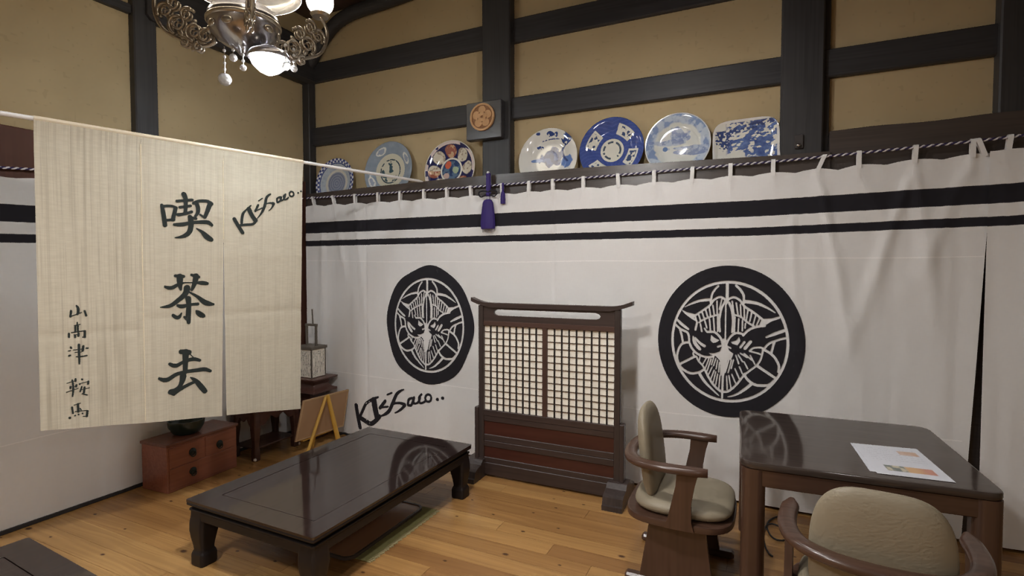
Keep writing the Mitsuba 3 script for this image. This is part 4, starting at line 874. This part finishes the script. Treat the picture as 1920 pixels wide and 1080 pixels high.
# ------------------------------------------------------------------ standing screen
k = thing('standing_screen', 'dark wooden standing screen with two papered lattice panels and red-brown boards', 'screen')
ys0 = -.42
def sb(x0, x1, z0, z1, t=.03, b=.003, y=ys0):
    return bx(x0, x1, y - t / 2, y + t / 2, z0, z1, b)
capx = np.linspace(2.005, 3.168, 41)
up = .036 * np.clip((np.abs(capx - 2.5865) - .44) / .14, 0, 1) ** 1.8
rings = [[(x, ys0 - .026, 1.222 + u + .006 * (u > 0)), (x, ys0 + .026, 1.222 + u + .006 * (u > 0)), (x, ys0 + .026, 1.254 + u), (x, ys0 - .026, 1.254 + u)] for x, u in zip(capx, up)]
m = rect_loft(rings); m.fix_normals()
add(k, 'top_rail', m, 'screen_wood', smooth=25, label='top rail with upturned ends')
slot = sbox(2.10, 1.123, 3.055, 1.230).difference(sbox(2.21, 1.164, 2.928, 1.208).union(Polygon([(2.21, 1.164), (2.21, 1.208), (2.187, 1.198), (2.180, 1.186), (2.187, 1.174)])).union(Polygon([(2.928, 1.164), (2.928, 1.208), (2.952, 1.198), (2.960, 1.186), (2.952, 1.174)])))
add(k, 'slotted_board', upright(extrude(slot, .022), ys0 + .011), 'screen_wood', label='board with a long open slot')
for x0 in (2.062, 3.052):
    add(k, 'post', sb(x0, x0 + .040, .06, 1.235, .040, .004), 'screen_post')
for x0 in (2.034, 3.090):
    add(k, 'side_board', sb(x0, x0 + .030, .06, .500, .060, .004), 'screen_post')
add(k, 'rail', sb(2.10, 3.054, 1.090, 1.124, .030), 'screen_rail')
add(k, 'rail', sb(2.10, 3.054, .440, .484, .032), 'screen_wood')
add(k, 'centre_stile', sb(2.554, 2.588, .482, 1.092, .030), 'screen_rail')
for (x0, x1) in ((2.103, 2.555), (2.587, 3.053)):
    p_ = add(k, 'paper_panel', bx(x0, x1, ys0 + .004, ys0 + .006, .482, 1.092), 'shoji_paper', label='cream paper behind a fine lattice')
    for i in range(0, 10):
        xx = x0 + (x1 - x0) * i / 9
        if 0 < i < 9:
            add(p_, 'upright_bar', bx(xx - .0046, xx + .0046, ys0 - .0045, ys0 + .0038, .482, 1.092), 'lattice_black')
    for i in range(1, 13):
        zz = .482 + .610 * i / 13
        add(p_, 'cross_bar', bx(x0, x1, ys0 - .0015, ys0 + .0038, zz - .0030, zz + .0030), 'lattice_brown')
for (z0, z1) in ((.325, .440), (.185, .280)):
    pass
add(k, 'red_board', sb(2.10, 3.054, .300, .420, .012), 'red_panel', label='upper red-brown board')
add(k, 'red_board', sb(2.10, 3.054, .135, .222, .012), 'red_panel', label='lower red-brown board')
for (z0, z1) in ((.400, .442), (.262, .306), (.216, .262), (.100, .140)):
    add(k, 'moulding', sb(2.10, 3.054, z0, z1, .026, .004), 'screen_wood')
add(k, 'bottom_board', sb(2.10, 3.054, .012, .102, .034, .004), 'screen_wood')
for x0 in (1.985, 3.020):
    prof = Polygon([(-.605, 0), (-.605, .030), (-.590, .034), (-.580, .075), (-.555, .088), (-.50, .100), (-.47, .128), (-.37, .128), (-.34, .100), (-.285, .088), (-.260, .075), (-.250, .034), (-.235, .030), (-.235, 0)])
    m = extrude(prof, .128); v = np.array(m.vertices)
    m = tm(np.stack([x0 + v[:, 2], v[:, 0], v[:, 1]], -1), m.faces); m.fix_normals()
    add(k, 'foot', m, 'screen_post')

# ------------------------------------------------------------------ dining table with menu sheets
k = thing('dining_table', 'square dark brown dining table with rounded corners at the right', 'table')
M = move(4.2545, -.8655, 0, .041); hw, hd = .446, .447
add(k, 'tabletop', slab(-hw, hw, -hd, hd, .648, .680, .060, .010, 8), 'table_top_brown', M=M, smooth=35)
for (x0, x1, y0, y1) in ((-hw + .08, hw - .08, -hd + .012, -hd + .034), (-hw + .08, hw - .08, hd - .034, hd - .012), (-hw + .012, -hw + .034, -hd + .08, hd - .08), (hw - .034, hw - .012, -hd + .08, hd - .08)):
    add(k, 'apron', bx(x0, x1, y0, y1, .575, .649, .004), 'brown_wood_flat', M=M)
for sx in (-1, 1):
    for sy in (-1, 1):
        lg = rect_loft([rsquare(sx * (hw - .052), sy * (hd - .052), .094, .094, .034, z, 6) for z in (0, .004, .3, .648)])
        add(k, 'leg', lg, 'brown_wood', M=M, smooth=40)
def menu_fn(p, n, uv):
    u, v = uv.x, uv.y
    c = mi.Color3f(.60, .61, .66)
    lines = smoothstep(.2, .6, dr.sin(v * 95)) * smoothstep(.42, .5, noise(u * 60, dr.floor(v * 15.1))) * band(u, .10, .9) * band(v, .42, .92)
    c = mix(c, (.44, .45, .50), lines * .45)
    c = mix(c, mix((.50, .33, .24), (.56, .44, .38), fbm(u * 14, v * 14, 0., 2)), band(u, .62, .90) * band(v, .70, .84))
    strip = band(u, .20, .86) * band(v, .13, .30)
    col = mix(mix((.18, .20, .19), (.48, .44, .34), smoothstep(.4, .6, fbm(u * 16, v * 10, 3., 2))), mix((.56, .36, .20), (.52, .26, .20), smoothstep(.6, .8, u)), smoothstep(.46, .52, u))
    return mix(c, col, strip)
mat('menu_print', proc(menu_fn), .55, .3)
mat('sheet_white', (.60, .61, .66), .55, .3)
def sheet(corners, z):
    q = np.array(corners); v = np.vstack([np.c_[q, np.full(4, z)], np.c_[q, np.full(4, z - .0008)]])
    f = [(0, 1, 2), (0, 2, 3), (4, 6, 5), (4, 7, 6)] + [t for i in range(4) for t in ((i, i + 4, (i + 1) % 4 + 4), (i, (i + 1) % 4 + 4, (i + 1) % 4))]
    uv = np.array([(0, 0), (1, 0), (1, 1), (0, 1)] * 2, float)
    m = tm(v, f); m.fix_normals() if False else None
    return m, uv
c1 = [(4.325, -1.255), (4.578, -1.238), (4.541, -.843), (4.290, -.871)]
m, uv = sheet(c1, .6825); k = thing('menu_sheet', 'printed white menu sheet with small colour pictures, on top on the dining table', 'menu', 'menu sheets on the dining table'); add(k, 'paper', m, 'menu_print', uv=uv)
c0 = [(4.303, -1.236), (4.560, -1.236), (4.536, -.842), (4.284, -.866)]
m, uv = sheet(c0, .6812); k = thing('menu_sheet', 'plain white sheet showing its edge under the printed menu on the dining table', 'menu', 'menu sheets on the dining table'); add(k, 'paper', m, 'sheet_white', uv=uv)

# ------------------------------------------------------------------ swivel dining chairs
def chair(label, x, y, a):
    """front towards local +y"""
    k = thing('dining_chair', label, 'chair', 'cream swivel dining chairs'); M = move(x, y, 0, a)
    # base: two feet, tapering side boards, back board
    for s in (-1, 1):
        add(k, 'foot_rail', bx(s * .20 - .026, s * .20 + .026, -.235, .235, 0, .036, .010), 'brown_wood_flat', M=M)
        q = [(s * .212, -.165, .034), (s * .184, -.165, .034), (s * .184, .165, .034), (s * .212, .165, .034), (s * .192, -.125, .300), (s * .166, -.125, .300), (s * .166, .125, .300), (s * .192, .125, .300)]
        add(k, 'side_board', trimesh.convex.convex_hull(np.array(q)), 'brown_wood', M=M)
    q = [(-.19, -.160, .05), (.19, -.160, .05), (.19, -.135, .05), (-.19, -.135, .05), (-.17, -.124, .295), (.17, -.124, .295), (.17, -.099, .295), (-.17, -.099, .295)]
    add(k, 'back_board', trimesh.convex.convex_hull(np.array(q)), 'brown_wood', M=M)
    add(k, 'swivel', lathe([(.0, .285), (.11, .285), (.11, .315), (.0, .315)], 32), 'black_rubber', M=M, smooth=40)
    def sup(w, d, y0, n=48, pw=.55):
        g = np.linspace(0, 2 * np.pi, n, endpoint=False); f = lambda t: np.sign(t) * np.abs(t) ** pw
        return np.stack([w / 2 * f(np.cos(g)), y0 + d / 2 * f(np.sin(g))], -1)
    o = sup(.53, .50, .0)
    add(k, 'seat_frame', rect_loft([np.c_[o * sc, np.full(len(o), z)] for sc, z in ((.95, .308), (.995, .314), (1.0, .328), (.99, .340), (.96, .345))]), 'brown_wood_flat', M=M, smooth=40)
    m = pillow(sup(.465, .455, .015), .085, 12, 5.0); v = np.array(m.vertices); m = tm(np.stack([v[:, 0], v[:, 2], .375 + v[:, 1]], -1), m.faces); m.fix_normals()
    add(k, 'seat_cushion', m, 'cream_leather', M=M, smooth=True)
    # padded back: flat foot, broad rounded top
    g = np.linspace(0, 2 * np.pi, 64, endpoint=False); f = lambda t, pw: np.sign(t) * np.abs(t) ** pw
    ox = .197 * f(np.cos(g), .56); oz = np.where(np.sin(g) > 0, .275 * f(np.sin(g), .70), .16 * f(np.sin(g), .55))
    m = pillow(np.stack([ox, oz], -1), .078, 12, 4.0); v = np.array(m.vertices)
    v[:, 1] += .35 * v[:, 0] ** 2 - .150 - .12 * (v[:, 2]) ; v[:, 2] += .535
    m = tm(v, m.faces); m.fix_normals()
    add(k, 'back_pad', m, 'cream_leather', M=M, smooth=True)
    # bent arm rail round the back
    pth = spline([(-.262, .140, .592), (-.268, .02, .592), (-.260, -.09, .590), (-.222, -.175, .586), (-.13, -.228, .582), (0, -.243, .580), (.13, -.228, .582), (.222, -.175, .586), (.260, -.09, .590), (.268, .02, .592), (.262, .140, .592)], 61)
    t = np.gradient(pth, axis=0); t[:, 2] = 0; t /= np.linalg.norm(t, axis=1, keepdims=True); nn = np.stack([t[:, 1], -t[:, 0], 0 * t[:, 0]], -1)
    gg = np.linspace(0, 2 * np.pi, 14, endpoint=False); rings = []
    for i in range(61):
        e = min(i, 60 - i); wd = .031 * min(1, .45 + .25 * e) if e < 3 else .031; ht = .019
        rings.append(pth[i] + nn[i] * (wd * f(np.cos(gg), .8))[:, None] + np.array([0, 0, 1.]) * (ht * f(np.sin(gg), .8))[:, None])
    m = rect_loft(rings); m.fix_normals()
    add(k, 'arm_rail', m, 'brown_wood_flat', M=M, smooth=40)
    for s in (-1, 1):
        q = np.array([(s * .262, yy + dy, z) for z, yy, wd in ((.335, .020, .050), (.42, .030, .040), (.50, .045, .040), (.580, .055, .048)) for dy in (-wd, wd)])
        rings = [[(s * .262 - .013, yy - wd, z), (s * .262 + .013, yy - wd, z), (s * .262 + .013, yy + wd, z), (s * .262 - .013, yy + wd, z)] for z, yy, wd in ((.318, .020, .066), (.36, .022, .052), (.44, .030, .042), (.52, .045, .040), (.582, .055, .046))]
        m = rect_loft(rings); m.fix_normals()
        add(k, 'arm_support', m, 'brown_wood', M=M)
    return k
chair('cream padded swivel armchair facing right at the left side of the dining table', 3.555, -1.045, -math.pi / 2)
chair('cream padded swivel armchair seen from behind in front of the dining table', 4.262, -1.63, -0.10)
k = thing('power_cable', 'thin black cable looped on the floor under the dining table', 'cable')
add(k, 'wire', tube(spline([(4.05, -.20, .006), (3.96, -.33, .006), (3.95, -.46, .006), (4.0, -.56, .008), (4.06, -.49, .006), (3.99, -.38, .012), (3.93, -.60, .006), (3.97, -.75, .006)], 60), .0045, 7), 'black_rubber', smooth=True)

# ------------------------------------------------------------------ along the left wall: chest, stand, lantern, easel
k = thing('chest', 'low red-brown wooden chest with dark iron ring plates below the hanging linen', 'chest')
Mc = move(.190, -1.350, 0, .055)
add(k, 'body', bx(-.105, .150, -.268, .268, 0, .312, .004), 'chest_wood', M=Mc)
add(k, 'top_board', bx(-.108, .160, -.278, .278, .312, .332, .004), 'chest_top', M=Mc)
def pull(dr_, y, z):
    m = lathe([(.0, .0), (.026, .0), (.026, .003), (.010, .007), (.0, .007)], 24)
    m.apply_transform(trimesh.transformations.rotation_matrix(math.pi / 2, [0, 1, 0])); m.apply_translation([.156, y, z])
    pl = add(dr_, 'pull_plate', m, 'iron', M=Mc, smooth=40)
    ring_ = tube([(.166, y + .018 * math.cos(t), z - .014 + .018 * math.sin(t)) for t in np.linspace(0, 2 * np.pi, 25)], .0035, 6)
    add(dr_, 'ring', ring_, 'iron', M=Mc, smooth=True)
for (y0, y1, z0, z1, kn) in ((-.258, .0, .165, .300, (-.092, .232)), (.004, .258, .165, .300, (.118, .222)), (-.258, .258, .020, .160, (-.092, .098))):
    dd_ = add(k, 'drawer', bx(.149, .1555, y0 + .004, y1 - .004, z0, z1, .002), 'chest_wood', M=Mc)
    pull(dd_, *kn)
k = thing('planter', 'dark green glazed bowl on the red-brown chest, mostly hidden by the linen', 'bowl')
add(k, 'bowl', lathe([(.0, .333), (.065, .333), (.085, .342), (.110, .385), (.118, .43), (.110, .43), (.10, .39), (.06, .35), (.0, .345)], 40, (.215, -1.385, 0)), 'dark_green_glaze', smooth=40)

k = thing('altar_table', 'small dark carved side table with curved legs right of the red-brown chest', 'table')
ax0, ax1, ay0, ay1, ah = .095, .375, -.955, -.525, .395
add(k, 'tabletop', slab(ax0 - .01, ax1 + .01, ay0 - .015, ay1 + .015, ah - .022, ah, .01, .005), 'stand_wood', smooth=35)
def scallop(L):
    t = np.linspace(0, L, 41)
    low = .085 - .045 * np.sin(np.pi * t / L) ** .7 - .012 * np.cos(t / L * 6 * np.pi)
    return Polygon(list(zip(t, -low)) + [(L, 0), (0, 0)])
for xx in (ax0 + .006, ax1 - .020):
    m = extrude(scallop(ay1 - ay0 - .06), .014); v = np.array(m.vertices)
    m = tm(np.stack([xx + v[:, 2], ay0 + .03 + v[:, 0], ah - .022 + v[:, 1] * 1.5], -1), m.faces); m.fix_normals(); add(k, 'apron', m, 'brown_stand')
for yy in (ay0 + .006, ay1 - .020):
    m = extrude(scallop(ax1 - ax0 - .06), .014); v = np.array(m.vertices)
    m = tm(np.stack([ax0 + .03 + v[:, 0], yy + v[:, 2], ah - .022 + v[:, 1] * 1.5], -1), m.faces); m.fix_normals(); add(k, 'apron', m, 'brown_stand')
for sx, x in ((-1, ax0), (1, ax1)):
    for sy, y in ((-1, ay0), (1, ay1)):
        lg = add(k, 'leg', cabriole(x, y, sx, sy, ah - .022, .55), 'stand_wood', smooth=40)
        if sx > 0:
            add(lg, 'white_cap', trimesh.creation.icosphere(2, .012).apply_translation([x - .004, y - .0, .016]), 'white_cap', smooth=True)
add(k, 'lower_shelf', bx(ax0 + .02, ax1 - .02, ay0 + .02, ay1 - .02, .085, .100, .003), 'stand_wood')

k = thing('lantern_stand', 'dark brown waisted wooden stand carrying the paper lantern near the corner', 'stand')
sx0, sx1, sy0, sy1 = .165, .440, -.42, -.195
def ringr(ins, z):
    return rsquare((sx0 + sx1) / 2, (sy0 + sy1) / 2, sx1 - sx0 - 2 * ins, sy1 - sy0 - 2 * ins, .012, z, 4)
add(k, 'waisted_top', rect_loft([ringr(-.030, .425), ringr(-.028, .440), ringr(.0, .450), ringr(.018, .470), ringr(.022, .490), ringr(.012, .510), ringr(-.010, .524), ringr(-.030, .533), ringr(-.034, .545)]), 'brown_stand', smooth=35)
add(k, 'body', bx(.175, .375, -.40, -.215, .03, .426, .004), 'stand_wood')
add(k, 'plinth', bx(.165, .385, -.41, -.205, 0, .035, .004), 'stand_wood')
k = thing('paper_lantern', 'square paper floor lantern covered in brush writing, with a wooden carrying frame, by the corner', 'lantern')
lx0, lx1, ly0, ly1 = .195, .388, -.390, -.225
def wall_uv(m):
    v = np.array(m.vertices); return np.stack([(v[:, 0] - lx0) / (lx1 - lx0) + (v[:, 1] - ly0) / (ly1 - ly0), (v[:, 2] - .545) / .25], -1)
for (a, b, c, d) in ((lx0 + .006, lx1 - .006, ly0 + .002, ly0 + .004), (lx0 + .006, lx1 - .006, ly1 - .004, ly1 - .002), (lx0 + .002, lx0 + .004, ly0 + .006, ly1 - .006), (lx1 - .004, lx1 - .002, ly0 + .006, ly1 - .006)):
    m = bx(a, b, c, d, .550, .792); add(k, 'paper', m, 'lantern_paper', uv=wall_uv(m))
for x in (lx0, lx1 - .010):
    for y in (ly0, ly1 - .010):
        add(k, 'corner_post', bx(x, x + .010, y, y + .010, .545, .795), 'frame_grey_wood')
add(k, 'top_board', bx(lx0 - .012, lx1 + .012, ly0 - .012, ly1 + .012, .793, .818, .004), 'frame_grey_wood')
for x in (.235, .345):
    add(k, 'handle_upright', bx(x, x + .018, -.31, -.292, .817, 1.005, .002), 'frame_grey_wood')
add(k, 'handle_bar', bx(.230, .368, -.311, -.291, .990, 1.010, .002), 'frame_grey_wood')
add(k, 'wick_stick', tube([(.318, -.300, 1.008), (.310, -.300, 1.14)], .006, 8), 'frame_grey_wood')

k = thing('display_board', 'brown cardboard board seen from behind on the yellow easel', 'board')
bc = [np.array(q) for q in ((.622, -.704, .447), (.622, -.195, .434), (.575, -.216, .106), (.575, -.747, .123))]
nrm = np.cross(bc[1] - bc[0], bc[3] - bc[0]); nrm /= np.linalg.norm(nrm); nrm *= np.sign(nrm[0])
add(k, 'panel', trimesh.convex.convex_hull(np.array(bc + [q - nrm * .010 for q in bc])), 'cardboard')
def strip(p, q, w, t):
    d = q - p; e = np.cross(nrm, d / np.linalg.norm(d)) * w
    return trimesh.convex.convex_hull(np.array([p, q, p + e, q + e, p + nrm * t, q + nrm * t, p + e + nrm * t, q + e + nrm * t]))
for a, b in ((0, 1), (1, 2), (2, 3), (3, 0)):
    add(k, 'edge_strip', strip(bc[a], bc[b], -.012 if np.dot(np.cross(nrm, bc[b] - bc[a]), bc.__getitem__(a) - sum(bc) / 4) > 0 else .012, .0025), 'cardboard_edge')
k = thing('easel', 'small yellow wooden easel with splayed legs in front of the cardboard board', 'easel')
apex = np.array([.655, -.498, .440])
add(k, 'leg', tube([apex + [0, 0, .0], (.672, -.735, .010), (.672, -.740, .0)], [.0125, .0125, .012], 12), 'yellow_wood', smooth=40)
add(k, 'leg', tube([apex + [.006, .012, .010], (.700, -.395, .0)], [.016, .021], 12), 'yellow_wood', smooth=40)
add(k, 'rear_leg', tube([apex + [-.060, .0, -.02], (.50, -.498, .0)], .011, 10), 'yellow_wood', smooth=40)
add(k, 'ledge', bx(.535, .566, -.66, -.34, .098, .112, .003), 'yellow_wood')
k = thing('black_cable', 'black cable hump on the floor right of the yellow easel', 'cable')
add(k, 'wire', tube(spline([(.50, -.23, .010), (.54, -.215, .030), (.585, -.21, .040), (.63, -.215, .028), (.69, -.23, .012), (.95, -.25, .010), (1.3, -.24, .010)], 50), .010, 8), 'black_rubber', smooth=True)
